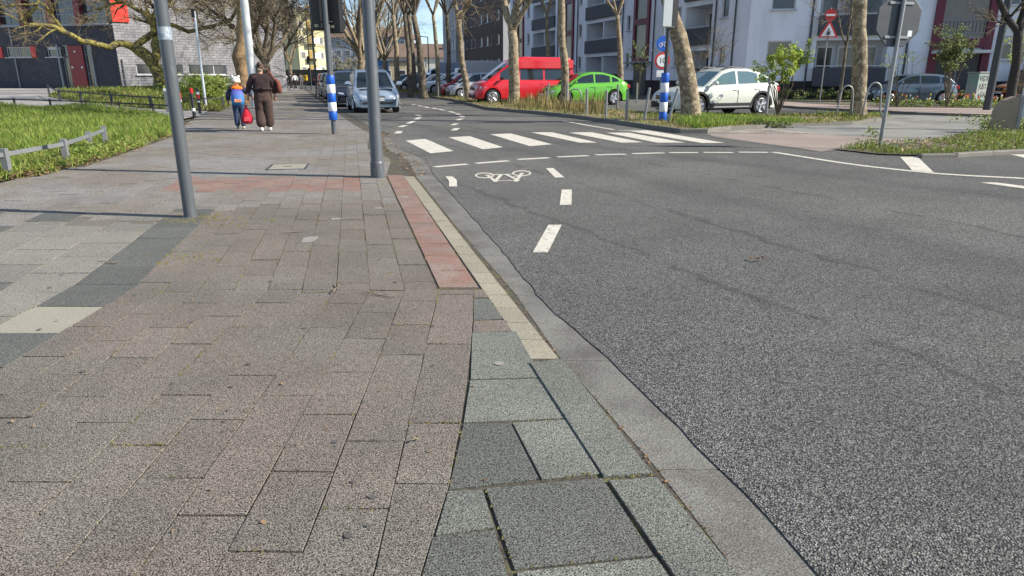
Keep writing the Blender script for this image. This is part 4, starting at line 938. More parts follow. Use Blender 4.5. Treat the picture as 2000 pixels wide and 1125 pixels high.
def bush(name, label, c, h, rad, nst, nleaf, size, mat, stem=True, leafn=14, bare=False):
    t = thing(name, label, 'bush', c); mb, lf = MB(), MB(); tw = MB()
    for i in range(nst):
        a = rnd.uniform(0, 6.28); e = Vector((math.cos(a) * rad * rnd.uniform(.3, 1), math.sin(a) * rad * rnd.uniform(.3, 1), h * rnd.uniform(.6, 1)))
        m1 = e * .5 + Vector((rnd.gauss(0, .08), rnd.gauss(0, .08), 0)) * h; m1.x *= .7; m1.y *= .7
        mb.tube([(0, 0, 0), m1, e], [.022, .014, .006], 5)
        for k in range(8 if bare else 4):
            f = rnd.uniform(.4, 1); q_ = m1.lerp(e, f); e2 = q_ + Vector((rnd.gauss(0, .25), rnd.gauss(0, .25), rnd.uniform(.0, .35))) * h * .5; tw.tube([q_, e2], [.008, .003], 3)
            if bare: tw.tube([q_.lerp(e2, .5), q_.lerp(e2, .5) + Vector((rnd.gauss(0, .2), rnd.gauss(0, .2), .2)) * h * .5], [.005, .002], 3)
            for z in range(nleaf): leafcloud(lf, q_.lerp(e2, rnd.random()), (.1 * h / 2, .1 * h / 2, .1 * h / 2), leafn, size)
    mb.build('stems', M['plane_dark'], t); tw.build('twigs', M['twig'] if bare else M['plane_dark'], t)
    if nleaf: lf.build('foliage', mat, t)
    return t
def at(u, vtop, Y, z=0): x = (u - 1000) / FPX * (Y * math.cos(TILT) + (CAM_H - z) * math.sin(TILT)); return (x, Y, z)
bush('young_shrub', 'lime green leafing shrub at the rear of the white crossover', at(1518, 0, 23.2, .1), 2.2, .8, 12, 6, .05, M['leaf_lime'], leafn=8)
bush('bare_shrub', 'leafless pale twiggy shrub behind the leaning plane tree', at(1375, 0, 27.5, .1), 3.0, .9, 8, 0, .05, None, bare=True)
bush('young_shrub', 'rounded shrub with small olive leaves before the maroon doorway', at(1848, 0, 29.5, .1), 3.0, .8, 14, 7, .05, M['leaf_dark'], leafn=8)
bush('young_shrub', 'thin sparsely leaved shrub behind the octagonal sign post', at(1752, 0, 29.8, .1), 2.5, .85, 7, 1, .05, M['leaf_lime'], leafn=4)
bush('young_shrub', 'sparse tall shrub behind the right hand dark tree', at(1985, 0, 31, .1), 3.6, 1.0, 10, 5, .055, M['leaf_lime'], leafn=6)
bush('climber', 'thin leafy climber beside the dark doorway behind the green car', at(1245, 0, 43, .05), 3.2, .5, 7, 2, .07, M['leaf_dark'], leafn=4)
y7 = 25.5; p0 = PT(1975, 190, y7); p0.z = .1
tree('dark_tree', 'gnarled black barked tree at the right edge above the stone block', [(p0, .16), (PT(1985, 120, y7), .15), (PT(1990, 60, y7), .15)], [[(PT(1990, 70, y7), .11), (PT(1975, 45, y7), .11), (PT(1960, 15, y7), .1), (PT(1940, -20, y7), .07)], [(PT(1990, 60, y7), .12), (PT(2000, 10, y7), .1), (PT(2010, -60, y7), .07)]], (mk('black_bark', (.035, .03, .025), .9, .3, 12, objc=True, bump=.03, bs=12), M['twig_dark']), dict(ll=1.4), extra=1)
yv = 34; p0 = PT(1638, 200, yv); p0.z = .05
tree('young_tree', 'thin olive stem between the warning triangle and the straight plane trunk', [(p0, .09), (PT(1650, 110, yv), .07), (PT(1655, 80, yv), .06)], [[(PT(1652, 90, yv), .045), (PT(1642, 60, yv), .04), (PT(1635, 10, yv), .03)], [(PT(1655, 80, yv), .05), (PT(1662, 30, yv), .04), (PT(1668, -20, yv), .03)]], (M['plane_dark'], M['twig_dark']), dict(ll=1, lk=3), extra=0)

def hedge(name, label, pts, h, wd, n, size, mat):
    mb = MB(); P = [Vector(p) for p in pts]; L = sum((b - a).length for a, b in zip(P[:-1], P[1:]))
    for i in range(n):
        k = rnd.random() * (len(P) - 1); j = int(k); p = P[j].lerp(P[j + 1], k - j); z = terr(p.x, p.y)
        leafcloud(mb, (p.x + rnd.gauss(0, wd * .3), p.y + rnd.gauss(0, wd * .3), z + h * rnd.random() ** .6 * rnd.uniform(.75, 1.05)), (.2, .2, .14), 12, size)
    return tag(mb.build(name, mat), label, 'hedge')
hedge('hedge', 'clipped green hedge at the foot of the brick school right of the bollards', [GT(432, 178), GT(455, 180), GT(480, 182)], .8, .9, 300, .07, M['leaf_dark'])
hedge('hedge', 'bright green hedge behind the woman in brown', [ST(-6.2, 17.5)[:2], ST(-5.8, 30)[:2]], 1.35, 1.2, 520, .07, M['weed'])
hedge('hedge', 'low hedge at the foot of the white facade', [(15.5, 41.4), (26, 39.0), (44, 35.3)], .6, .8, 500, .07, M['leaf_dark'])

# ------------------------------------------------------------ buildings
def plaster(name, c, **k): return mk(name, c, .9, .1, .5, speck=.03, ss=40, col2=(c[0] * .88, c[1] * .88, c[2] * .87), c2s=.9, stretch=(1, 1, .25), **k)
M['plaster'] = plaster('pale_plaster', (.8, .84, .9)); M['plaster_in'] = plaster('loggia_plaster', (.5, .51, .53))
M['anthracite'] = mk('anthracite', (.06, .066, .08), .7, .12, 2); M['maroon'] = mk('maroon_cladding', (.13, .012, .035), .5, .12, 1)
M['frame_w'] = paint('white_frame', (.6, .61, .62), .5); M['frame_g'] = paint('grey_frame', (.25, .28, .32), .5); M['sill'] = mk('sill', (.5, .5, .5), .6, .1, 4)
def brickm(name, c1, c2, mortar, bw=.24, bh=.075, rot=None, mort=.012):
    m = bpy.data.materials.new(name); m.use_nodes = True; nt = m.node_tree; N = nt.nodes; b = N['Principled BSDF']; b.inputs['Roughness'].default_value = .8
    t = N.new('ShaderNodeTexCoord'); br = N.new('ShaderNodeTexBrick'); br.inputs['Scale'].default_value = 1; br.inputs['Brick Width'].default_value = bw; br.inputs['Row Height'].default_value = bh; br.inputs['Mortar Size'].default_value = mort
    br.inputs['Color1'].default_value = (*c1, 1); br.inputs['Color2'].default_value = (*c2, 1); br.inputs['Mortar'].default_value = (*mortar, 1); br.inputs['Bias'].default_value = -.1
    sp = N.new('ShaderNodeSeparateXYZ'); cb = N.new('ShaderNodeCombineXYZ'); link(nt, t.outputs['Object'], sp.inputs[0]); link(nt, sp.outputs[0], cb.inputs[0]); link(nt, sp.outputs[2], cb.inputs[1])
    link(nt, cb.outputs[0], br.inputs['Vector']); n = N.new('ShaderNodeTexNoise'); n.inputs['Scale'].default_value = 1.3; n.inputs['Detail'].default_value = 6; link(nt, t.outputs['Object'], n.inputs['Vector'])
    ma = N.new('ShaderNodeMath'); ma.operation = 'MULTIPLY_ADD'; link(nt, n.outputs['Fac'], ma.inputs[0]); ma.inputs[1].default_value = .8; ma.inputs[2].default_value = .6
    h = N.new('ShaderNodeHueSaturation'); link(nt, br.outputs[0], h.inputs['Color']); link(nt, ma.outputs[0], h.inputs['Value']); link(nt, h.outputs[0], b.inputs['Base Color'])
    bn = N.new('ShaderNodeBump'); bn.inputs['Distance'].default_value = .01; bn.inputs['Strength'].default_value = 1; iv = N.new('ShaderNodeMath'); iv.operation = 'SUBTRACT'; iv.inputs[0].default_value = 1; link(nt, br.outputs['Fac'], iv.inputs[1]); link(nt, iv.outputs[0], bn.inputs['Height']); link(nt, bn.outputs[0], b.inputs['Normal'])
    return m
M['brick_dark'] = brickm('dark_slate_brick', (.05, .055, .075), (.085, .09, .11), (.025, .027, .035))
M['brick_grey'] = brickm('grey_block', (.29, .29, .30), (.2, .2, .215), (.12, .12, .125), .45, .18)
M['brick_brown'] = brickm('brown_brick', (.085, .06, .05), (.12, .085, .07), (.07, .06, .055))
M['plinth'] = brickm('plinth_brick', (.05, .035, .04), (.035, .028, .03), (.02, .02, .02))

def facade(bld, o, ang, L, H, ops, wall, thick=.32, name='wall', z0=-.3, backz=None):
    """wall standing on o along angle ang, local x along it, local y into the building; ops (x0, x1, z0, z1, kind, opts)"""
    w_ = bpy.data.objects.new(name + '_frame', None); C.objects.remove if False else None
    M4 = Matrix.Translation(o) @ Matrix.Rotation(ang, 4, 'Z')
    xs = sorted({0, L, *[q[0] for q in ops], *[q[1] for q in ops]}); zs = sorted({z0, H, *[q[2] for q in ops], *[q[3] for q in ops]})
    xs = [x for x in xs if 0 <= x <= L]; zs = [z for z in zs if z0 <= z <= H]; mb = MB()
    for i in range(len(xs) - 1):
        for j in range(len(zs) - 1):
            cx, cz = (xs[i] + xs[i + 1]) / 2, (zs[j] + zs[j + 1]) / 2
            if any(q[0] < cx < q[1] and q[2] < cz < q[3] for q in ops): continue
            mb.face([(xs[i], 0, zs[j]), (xs[i + 1], 0, zs[j]), (xs[i + 1], 0, zs[j + 1]), (xs[i], 0, zs[j + 1])])
    for q in ops:
        x0, x1, a, b = q[:4]; d = q[5].get('depth', thick * .5) if len(q) > 5 else thick * .5
        mb.face([(x0, 0, a), (x0, 0, b), (x0, d, b), (x0, d, a)]); mb.face([(x1, 0, a), (x1, d, a), (x1, d, b), (x1, 0, b)])
        mb.face([(x0, 0, a), (x0, d, a), (x1, d, a), (x1, 0, a)]); mb.face([(x0, 0, b), (x1, 0, b), (x1, d, b), (x0, d, b)])
    def fin(mb, name, mat, par, lx=0, ly=0, lz=0, k=None):
        ob = mb.build(name, mat, par)
        if par is bld: ob.matrix_local = M4 @ Matrix.Translation((lx, ly, lz))
        if k: ob['kind'] = k
        return ob
    fin(mb, name, wall, bld)
    for q in ops:
        x0, x1, a, b, kind = q[:5]; op = q[5] if len(q) > 5 else {}; d = op.get('depth', thick * .5); cx, cz, W_, H_ = (x0 + x1) / 2, (a + b) / 2, x1 - x0, b - a
        if kind in ('window', 'stair', 'door'):
            fm_ = op.get('frame', M['frame_w']); e = op.get('e', .06); mb = MB()
            mb.box((0, 0, -H_ / 2 + e / 2), (W_, .06, e)); mb.box((0, 0, H_ / 2 - e / 2), (W_, .06, e))
            mb.box((-W_ / 2 + e / 2, 0, 0), (e, .058, H_ - 2 * e)); mb.box((W_ / 2 - e / 2, 0, 0), (e, .058, H_ - 2 * e))
            for k in range(1, op.get('n', 1)): mb.box((-W_ / 2 + W_ * k / op['n'], 0, 0), (e * .9, .056, H_ - 2 * e))
            for f in op.get('bars', ()): mb.box((0, 0, -H_ / 2 + H_ * f), (W_ - 2 * e, .054, e * .8))
            fo = fin(mb, 'door' if kind == 'door' else 'window', fm_, bld, cx, d - .03, cz)
            mb = MB(); mb.box((0, .012, 0), (W_ - e * 1.9, .012, H_ - e * 1.9)); mb.build('pane', op.get('pane') or (M['pane_net'] if rnd.random() < .35 else M['pane']), fo)
            if op.get('blind'): mb = MB(); hb = H_ * op['blind']; mb.box((0, -.035, H_ / 2 - hb / 2), (W_ - .02, .02, hb)); mb.build('blind', M['sill'], fo)
            if op.get('sill', kind == 'window'):
                mb = MB(); mb.box((0, 0, 0), (W_ + .16, d + .1, .05)); fin(mb, 'sill', M['sill'], bld, cx, d / 2 - .085, a - .026)
        elif kind == 'loggia':                            # deep balcony niche with a solid parapet
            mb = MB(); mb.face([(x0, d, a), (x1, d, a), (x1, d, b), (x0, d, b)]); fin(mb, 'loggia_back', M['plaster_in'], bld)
            px, ph = op.get('proud', .12), op.get('par', 1.05)
            mb = MB(); mb.box((cx, -px / 2, a + ph / 2 - .25), (W_ + .04, px + .12, ph)); fin(mb, 'parapet', M['anthracite'], bld)
            mb = MB(); mb.tube([(x0 + .05, -px, a + ph - .16), (x1 - .05, -px, a + ph - .16)], .03, 6); fin(mb, 'railing', M['frame_w'], bld)
            if op.get('split'): mb = MB(); mb.box((cx, d / 2 + .05, (a + b) / 2 + .4), (.16, d - .06, b - a - .82)); fin(mb, 'partition', M['plaster'], bld)
            for f0, f1 in op.get('doors', ((.12, .38), (.6, .86))):
                w0, w1 = x0 + W_ * f0, x0 + W_ * f1; mb = MB(); mb.box((0, 0, 0), (w1 - w0, .06, b - a - .35)); fo = fin(mb, 'window', M['frame_w'], bld, (w0 + w1) / 2, d - .04, (a + b) / 2 - .1)
                mb = MB(); mb.box((0, -.032, 0), (w1 - w0 - .16, .01, b - a - .55)); mb.build('pane', M['pane'], fo)
    return M4

# white apartment house: long wing beside the street, short wing facing the camera
CN = Vector((13.9, 43.0, 0))
apt = thing('apartment_house', 'white apartment house with anthracite balconies and maroon stairwells', 'building', (0, 0, 0))
ang1 = math.atan2(-SV.y, -SV.x); LS = 47.0; far_end = CN + SV * LS
ops = []
def T(t): return LS - t
for base in (0, 14.75, 29.5):
    for k in range(5):
        a = 2.0 + 2.8 * k; sm = dict(e=.07)
        for w0, w1 in (((2.2, 3.0),) if base == 0 else ()): ops.append((T(w1), T(w0), a, a + 1.12, 'window', sm))
        if base == 0: lg = (4.0, 7.2)
        else: lg = (base + 2.4, base + 9.2)
        if base == 0:
            if k: ops.append((T(7.2), T(4.0), .6 + 2.8 * (k - 1) + 1.0 if False else .75 + 2.8 * k, .75 + 2.8 * k + 2.2, 'loggia', dict(depth=1.5, doors=((.2, .75),))))
            else: ops.append((T(7.2), T(4.0), 1.2, 2.95, 'loggia', dict(depth=1.5, doors=((.2, .75),), par=.9)))
            ops.append((T(8.5), T(7.75), a, a + 1.12, 'window', sm)); ops.append((T(10.1), T(9.3), a, a + 1.12, 'window', sm))
        else:
            ops.append((T(lg[1]), T(lg[0]), .75 + 2.8 * k, .75 + 2.8 * k + 2.25, 'loggia', dict(depth=1.6, split=True)))
            ops.append((T(base + 1.25), T(base + .55), a, a + 1.12, 'window', sm)); ops.append((T(base + 11.2), T(base + 10.35), a, a + 1.12, 'window', sm))
M1 = facade(apt, far_end, ang1 + 0, LS, 14.6, ops, M['plaster'], name='wall', z0=1.07)
# maroon stairwell strips stand proud of the street wing
def put(mb, name, mat, M4, par, x=0, y=0, z=0): o = mb.build(name, mat, par); o.matrix_local = M4 @ Matrix.Translation((x, y, z)); return o
for t0, t1 in ((12.1, 14.6), (26.9, 29.3), (41.7, 44.1)):
    cx = T((t0 + t1) / 2); w_ = t1 - t0; sx, zz = [], []
    mb = MB()
    for sgn in (-1, 1): mb.box((sgn * (w_ / 2 - .17), -.08, 8.5), (.34, .16, 12.2))
    for k in range(6): mb.box((0, -.078, 2.5 + 2.8 * k + .0), (w_ - .68, .155, .42))
    s_ = put(mb, 'stair_cladding', M['maroon'], M1, apt, cx)
    for k in range(4):
        mb = MB(); mb.box((0, -.03, 3.9 + 2.8 * k), (w_ - .68, .03, 2.36)); mb.build('pane', M['pane_stair'], s_)
    mb = MB(); mb.box((0, -.6, 2.36), (w_ + .9, 1.2, .1)); put(mb, 'door_canopy', M['frame_g'], M1, apt, cx)
    mb = MB(); mb.box((0, -.03, 1.1), (w_ - .5, .05, 2.4)); o = put(mb, 'door', M['pole_dark'], M1, apt, cx)
    mb = MB(); mb.box((.5, -.07, 1.1), (.04, .05, .5)); mb.build('handle', M['steel'], o)
mb = MB(); mb.box((LS / 2, .06, .4), (LS, .2, 1.34)); put(mb, 'plinth', M['plinth'], M1, apt)
for t_ in (1.4, 3.5, 11.4, 16.6, 26.0, 31.0, 45.6):
    mb = MB(); mb.cyl((0, -.07, .3), (0, -.07, 14.4), .05, n=6); put(mb, 'downpipe', M['anthracite'], M1, apt, T(t_))
# short wing
LW = 40; AW = math.radians(12.5); ops = []
for k in range(5):
    a = 2.2 + 2.8 * k
    ops += [(1.12, 2.45, a, a + 1.12, 'window', dict(e=.08)), (13.25, 14.6, a, a + 1.25, 'window', dict(e=.08, n=2, blind=.35)),
            (3.8, 7.6, 1.02 + 2.8 * k, 1.02 + 2.8 * k + 2.3, 'loggia', dict(depth=.9, doors=((.05, .3), (.36, .92)), par=1.05, proud=.3)),
            (19.5, 21.0, a, a + 1.12, 'window', {}), (23, 29, 1.02 + 2.8 * k, 1.02 + 2.8 * k + 2.3, 'loggia', dict(depth=.9)), (32, 33.5, a, a + 1.12, 'window', {})]
M2 = facade(apt, CN, -AW, LW, 14.6, ops, M['plaster'], name='wall', z0=1.07)
mb = MB(); mb.box((LW / 2, .07, .4), (LW, .2, 1.34)); put(mb, 'plinth', M['plinth'], M2, apt)
cx = 11.3; mb = MB()
for sgn in (-1, 1): mb.box((sgn * 1.32, -.1, 7.6), (.4, .2, 14))
for k in range(5): mb.box((0, -.098, 3.1 + 3.55 * k), (2.24, .195, .5))
s_ = put(mb, 'stair_cladding', M['maroon'], M2, apt, cx)
for k in range(3): mb = MB(); mb.box((0, -.03, 4.9 + 3.55 * k), (2.24, .04, 3.0)); mb.build('pane', M['pane_stair'], s_)
mb = MB()
for k in range(2): mb.box((0, -.12, 3.62 + k * .66), (2.24, .03, .03))
for k in range(12): mb.box((-1.05 + k * .19, -.12, 3.95), (.025, .025, .7))
mb.build('stair_railing', M['frame_g'], s_)
mb = MB(); mb.box((0, -.7, 2.62), (2.9, 1.4, .16)); put(mb, 'door_canopy', M['frame_w'], M2, apt, cx)
mb = MB(); mb.box((0, -.03, 1.3), (2.2, .06, 2.4)); o = put(mb, 'door', M['pole_dark'], M2, apt, cx); mb = MB(); mb.box((0, -.07, 1.3), (.06, .05, 2.2)); mb.build('door_bar', M['frame_g'], o)
for x_ in (3.4, 8.6): mb = MB(); mb.cyl((0, -.07, .3), (0, -.07, 14.4), .055, n=6); put(mb, 'downpipe', M['anthracite'], M2, apt, x_)
mb = MB(); WD = Vector((math.cos(AW), -math.sin(AW), 0)); P = [CN + Vector((-.4, -.4, 0)), CN + WD * LW + Vector((0, -.4, 0)), CN + WD * LW + Vector((0, 12, 0)), CN + Vector((12 - .3 * 12, 12, 0)), far_end + NV * 12, far_end - NV * .4]
mb.prism([(p.x, p.y) for p in P], 14.6, 15.0); mb.build('roof', M['anthracite'], apt)
mb = MB(); P2 = [far_end, far_end + NV * 12]; mb.face([(*P2[1][:2], 0), (*P2[0][:2], 0), (*P2[0][:2], 14.6), (*P2[1][:2], 14.6)]); mb.build('gable', M['plaster'], apt)

# brown brick house further along the street
bb = thing('brick_house', 'dark brown brick house with pale framed windows behind the red van', 'building'); L2 = 20.0
e0 = CN + SV * (LS + 1.0) - NV * .6; e1 = e0 + SV * L2; ops = []
for k in range(5):
    for x_ in (1.2, 4.0, 6.2, 9.2, 12.2, 14.4, 17.4): ops.append((x_, x_ + (1.0 if x_ not in (6.2, 14.4) else .6), 2.3 + 2.85 * k, 3.5 + 2.85 * k, 'window', dict(e=.1, depth=.12)))
M3 = facade(bb, e1, ang1, L2, 15.5, ops, M['brick_brown'], z0=-.1)
mb = MB(); mb.prism([(p.x, p.y) for p in (e0 - NV * .3, e1 - NV * .3, e1 + NV * 12, e0 + NV * 12)][::-1], 15.5, 16); mb.build('roof', M['anthracite'], bb)
mb = MB(); mb.box((0, -.5, 2.5), (2.2, 1, .12)); put(mb, 'door_canopy', M['frame_w'], M3, bb, 10.8)
# narrow pale grey house at its far side
gh = thing('grey_house', 'narrow pale grey house with paired windows beyond the brown brick house', 'building'); f0 = e1 + SV * .1 - NV * 1.2; ops = []
for k in range(5):
    for x_ in (1.0, 2.6, 5.5, 7.1): ops.append((x_, x_ + 1.05, 2.3 + 2.85 * k, 3.7 + 2.85 * k, 'window', dict(e=.1, depth=.12)))
facade(gh, f0 + SV * 9, ang1, 9, 15.5, ops, plaster('grey_plaster', (.38, .4, .43)), z0=-.1)
fm2 = facade(gh, f0, math.atan2(-NV.y, -NV.x) + PI, 10, 15.5, [], plaster('grey_plaster2', (.38, .4, .43)), z0=-.1)
mb = MB(); g0 = f0 + SV * 9; mb.prism([(p.x, p.y) for p in (f0 - NV * .3, g0 - NV * .3, g0 + NV * 10, f0 + NV * 10)][::-1], 15.5, 15.9); mb.build('roof', M['anthracite'], gh)

# school: dark brick wing with the red door, grey block wing in the sun
sch = thing('school', 'dark brick school wing with a red door meeting a sunlit grey block wing', 'building')
A = Vector((-27.2, 50.0, .5)); angD = math.atan2(-.25, .97); LD = 26.0; oD = A - Vector((math.cos(angD), math.sin(angD), 0)) * LD
def D(w_): return LD - w_
gf = dict(frame=M['frame_g'], e=.07)
ops = [(D(9.6), D(7.35), 2.15, 2.85, 'window', dict(frame=M['frame_w'], n=2, e=.05)), (D(7.0) + 1.05, D(5.6) + 1.0, 2.15, 2.85, 'window', dict(frame=M['frame_w'], e=.05, blind=.3)), (D(13.2), D(10.4), 2.15, 2.85, 'window', dict(frame=M['frame_w'], n=3, e=.05)), (D(17), D(14), 2.15, 2.85, 'window', dict(frame=M['frame_w'], n=3, e=.05)),
       (D(4.73), D(4.1), 0, 2.95, 'window', dict(frame=M['frame_g'], bars=(.78,), sill=False)), (D(2.8), D(2.23), 0, 2.95, 'window', dict(frame=M['frame_g'], bars=(.78, .35), sill=False)),
       (D(13.0), D(.35), 4.3, 7.2, 'window', dict(frame=M['frame_g'], n=9, bars=(.22, .8), e=.09, pane=M['pane'])), (D(22), D(14), 3.6, 7.2, 'window', dict(frame=M['frame_w'], n=5, e=.1))]
MD = facade(sch, oD, angD, LD, 10.5, ops, M['brick_dark'])
mb = MB(); mb.box((0, -.02, 1.45), (1.26, .1, 2.9), 0, .01); dr = put(mb, 'door', mk('dark_red_door', (.2, .012, .015), .45, .1, 1, objc=True), MD, sch, D(3.45))
for dx, dz in ((-.42, 1.45), (.42, 1.45), (0, 2.5)): mb = MB(); mb.lathe([(.07, -.02), (.075, 0), (.06, .03)], (dx, -.09, dz), 12, 'Y'); mb.build('door_light', M['white'], dr)
for w_ in (2.08, 4.98): mb = MB(); mb.box((0, -.06, 1.5), (.1, .1, 3)); put(mb, 'door_post', M['frame_g'], MD, sch, D(w_) + (.05 if w_ > 3 else 0))
for w_ in (2.6, 5.0, 7.4, 9.8, 12.2): mb = MB(); mb.box((0, -.05, 5.8), (.5, .3, 3.2)); put(mb, 'red_pier', mk('pier_red', (.15, .015, .03), .5, .15, 2, objc=True), MD, sch, D(w_))
for w_ in (7.1, 10.1): mb = MB(); mb.box((0, .0, 2.5), (.42, .12, .76)); put(mb, 'red_panel', M['red'], MD, sch, D(w_))
mb = MB(); mb.box((0, -.1, 4.2), (13.4, .2, .06)); put(mb, 'ledge', M['frame_g'], MD, sch, D(6.6))
for w_ in (8.8,): mb = MB(); mb.cyl((0, -.1, 0), (0, -.1, 4.2), .045, n=6); put(mb, 'downpipe', M['frame_g'], MD, sch, D(w_))
angG = math.atan2(.72, .69); ops = []
for i in range(3): ops.append((1.1 + i * 3.6, 1.1 + i * 3.6 + (3.2 if i == 0 else 2.9), .95, 1.68, 'window', dict(n=3, e=.07)))
GE = A + Vector((math.cos(angG), math.sin(angG), 0)) * 12.5
facade(sch, GE, 2.1, 20, 10.5, [], M['brick_grey'])
MG = facade(sch, A, angG, 12.5, 10.5, ops, M['brick_grey'])
mb = MB(); mb.box((.55, -.06, 6.2), (1.05, .12, 3.6), 0, .01); put(mb, 'bright_red_panel', mk('bright_red', (.75, .03, .015), .5, .15, 2, objc=True), MG, sch)
mb = MB(); mb.cyl((.25, -.1, 0), (.25, -.1, 2.0), .04, n=6); put(mb, 'downpipe', M['steel'], MG, sch)

# far buildings
def block(name, label, c, rz, dims, wall, roofm, rows, cols_, wsz, z0w=2.4, st_=2.9, hip=0, side=True, pane=None):
    t = thing(name, label, 'building', c, rz); W_, D_, H_ = dims; mb = MB()
    mb.box((0, D_ / 2, H_ / 2), (W_, D_, H_)); mb.build('wall', wall, t)
    mb = MB()
    if hip:
        e = .5; r = [(-W_ / 2 - e, -e, H_), (W_ / 2 + e, -e, H_), (W_ / 2 + e, D_ + e, H_), (-W_ / 2 - e, D_ + e, H_)]; t2 = [(-W_ / 2 + 1, D_ / 2 - .1, H_ + hip), (W_ / 2 - 1, D_ / 2 - .1, H_ + hip), (W_ / 2 - 1, D_ / 2 + .1, H_ + hip), (-W_ / 2 + 1, D_ / 2 + .1, H_ + hip)]
        b = mb.grid([r, t2], close=True); mb.cap(b + 4, 4)
    else: mb.box((0, D_ / 2, H_ + .2), (W_ + .6, D_ + .6, .4))
    rf = mb.build('roof', roofm, t)
    if hip: mb = MB(); mb.box((-W_ / 4, D_ * .35, H_ + hip * .8), (1, .8, 1.6)); mb.build('chimney', M['brick_brown'], rf)
    for k in range(rows):
        for i in range(cols_):
            x = -W_ / 2 + W_ * (i + .5) / cols_; mb = MB(); mb.box((x, -.02, z0w + st_ * k), (wsz[0], .1, wsz[1])); o = mb.build('window', M['frame_w'], t)
            mb = MB(); mb.box((x, -.075, z0w + st_ * k), (wsz[0] - .25, .02, wsz[1] - .25)); mb.build('pane', pane or M['pane'], o)
    return t
yz = PT(598, 150, 145); yel = plaster('yellow_plaster', (.66, .62, .37)); gm = mk('brown_roof', (.16, .11, .085), .9, .2, .6)
yb = block('yellow_house', 'pale yellow block with white and ochre balconies at the end of the pavement', (PT(588, 150, 140).x + 1.93, 142.3, 0), math.radians(50), (6.0, 16, 13.6), yel, M['anthracite'], 0, 0, (1, 1))
for k in range(5):
    for x in (-2.1, 2.1): mb = MB(); mb.box((x, -.03, 2.6 + 2.75 * k), (1.2, .1, 1.4)); o = mb.build('window', M['frame_w'], yb); mb = MB(); mb.box((x, -.09, 2.6 + 2.75 * k), (.9, .02, 1.1)); mb.build('pane', M['pane_net'], o)
    mb = MB(); mb.box((0, -.02, 2.5 + 2.75 * k), (1.7, .1, 2.0)); mb.build('ochre_panel', mk('ochre', (.35, .24, .05), .8, .15, 2), yb)
    mb = MB(); mb.box((0, -.75, 2.0 + 2.75 * k), (1.9, 1.4, .12)); o = mb.build('balcony', M['sill'], yb); mb = MB(); mb.box((0, -1.45, 2.55 + 2.75 * k), (1.9, .06, 1.0)); mb.build('parapet', M['white'], o)
mb = MB(); mb.box((-3.03, 5, 9), (.05, .35, 11)); mb.build('downpipe', M['pole_dark'], yb)
mb = MB(); mb.box((-3.05, 11, 7.2), (.08, 1.4, 1.3)); mb.build('window', M['pane'], yb)
c_ = PT(668, 150, 235); block('far_block', 'long blue grey block with brown roof at the end of the street', (c_.x + 4, 235, 0), math.radians(-4), (36, 14, 13.5), plaster('bluegrey_plaster', (.34, .37, .43)), gm, 4, 12, (1.5, 1.6), 2.8, 3.0, hip=3.4)
c_ = PT(860, 150, 190); block('far_house', 'low house with brown roof seen between the far trunks', (c_.x, 190, 0), math.radians(8), (26, 12, 6.2), plaster('beige_plaster', (.5, .47, .4)), gm, 2, 9, (1.5, 1.5), 1.9, 2.8, hip=3.6)
c_ = PT(905, 150, 160); block('far_house', 'white flat house between the bent plane tree and grey house', (c_.x, 160, 0), math.radians(5), (16, 12, 5.4), plaster('white_plaster', (.6, .6, .58)), gm, 1, 6, (1.6, 1.9), 2.0, 2.8, hip=2.6)
c_ = PT(757, 150, 150); block('garden_house', 'small beige house with a flat dark roof beyond the silver car', (c_.x, 150, 0), math.radians(5), (9, 8, 4.2), plaster('beige2', (.45, .38, .26)), M['anthracite'], 1, 3, (1.6, 1.6), 1.9, 2.8)
c_ = PT(560, 150, 110); mbw = MB(); mbw.box((0, 0, 1.2), (34, .3, 2.5)); wl = mbw.build('boundary_wall', mk('dark_wall', (.03, .03, .028), .9, .2, 1)); wl.location = (c_.x - 8.5, 118, 0); tag(wl, 'long dark boundary wall under the yellow house', 'wall')
# distant tree belt
mb = MB()
for i in range(1400):
    x, y = rnd.uniform(-110, 60), rnd.uniform(205, 225); leafcloud(mb, (x, y, rnd.uniform(.5, 7)), (2.2, 2, 1.6), 8, .5)
tag(mb.build('distant_trees', mk('distant_trees', (.12, .11, .065), .9, .3, .3)), 'brownish far belt of trees behind the houses', 'trees', kind='stuff')

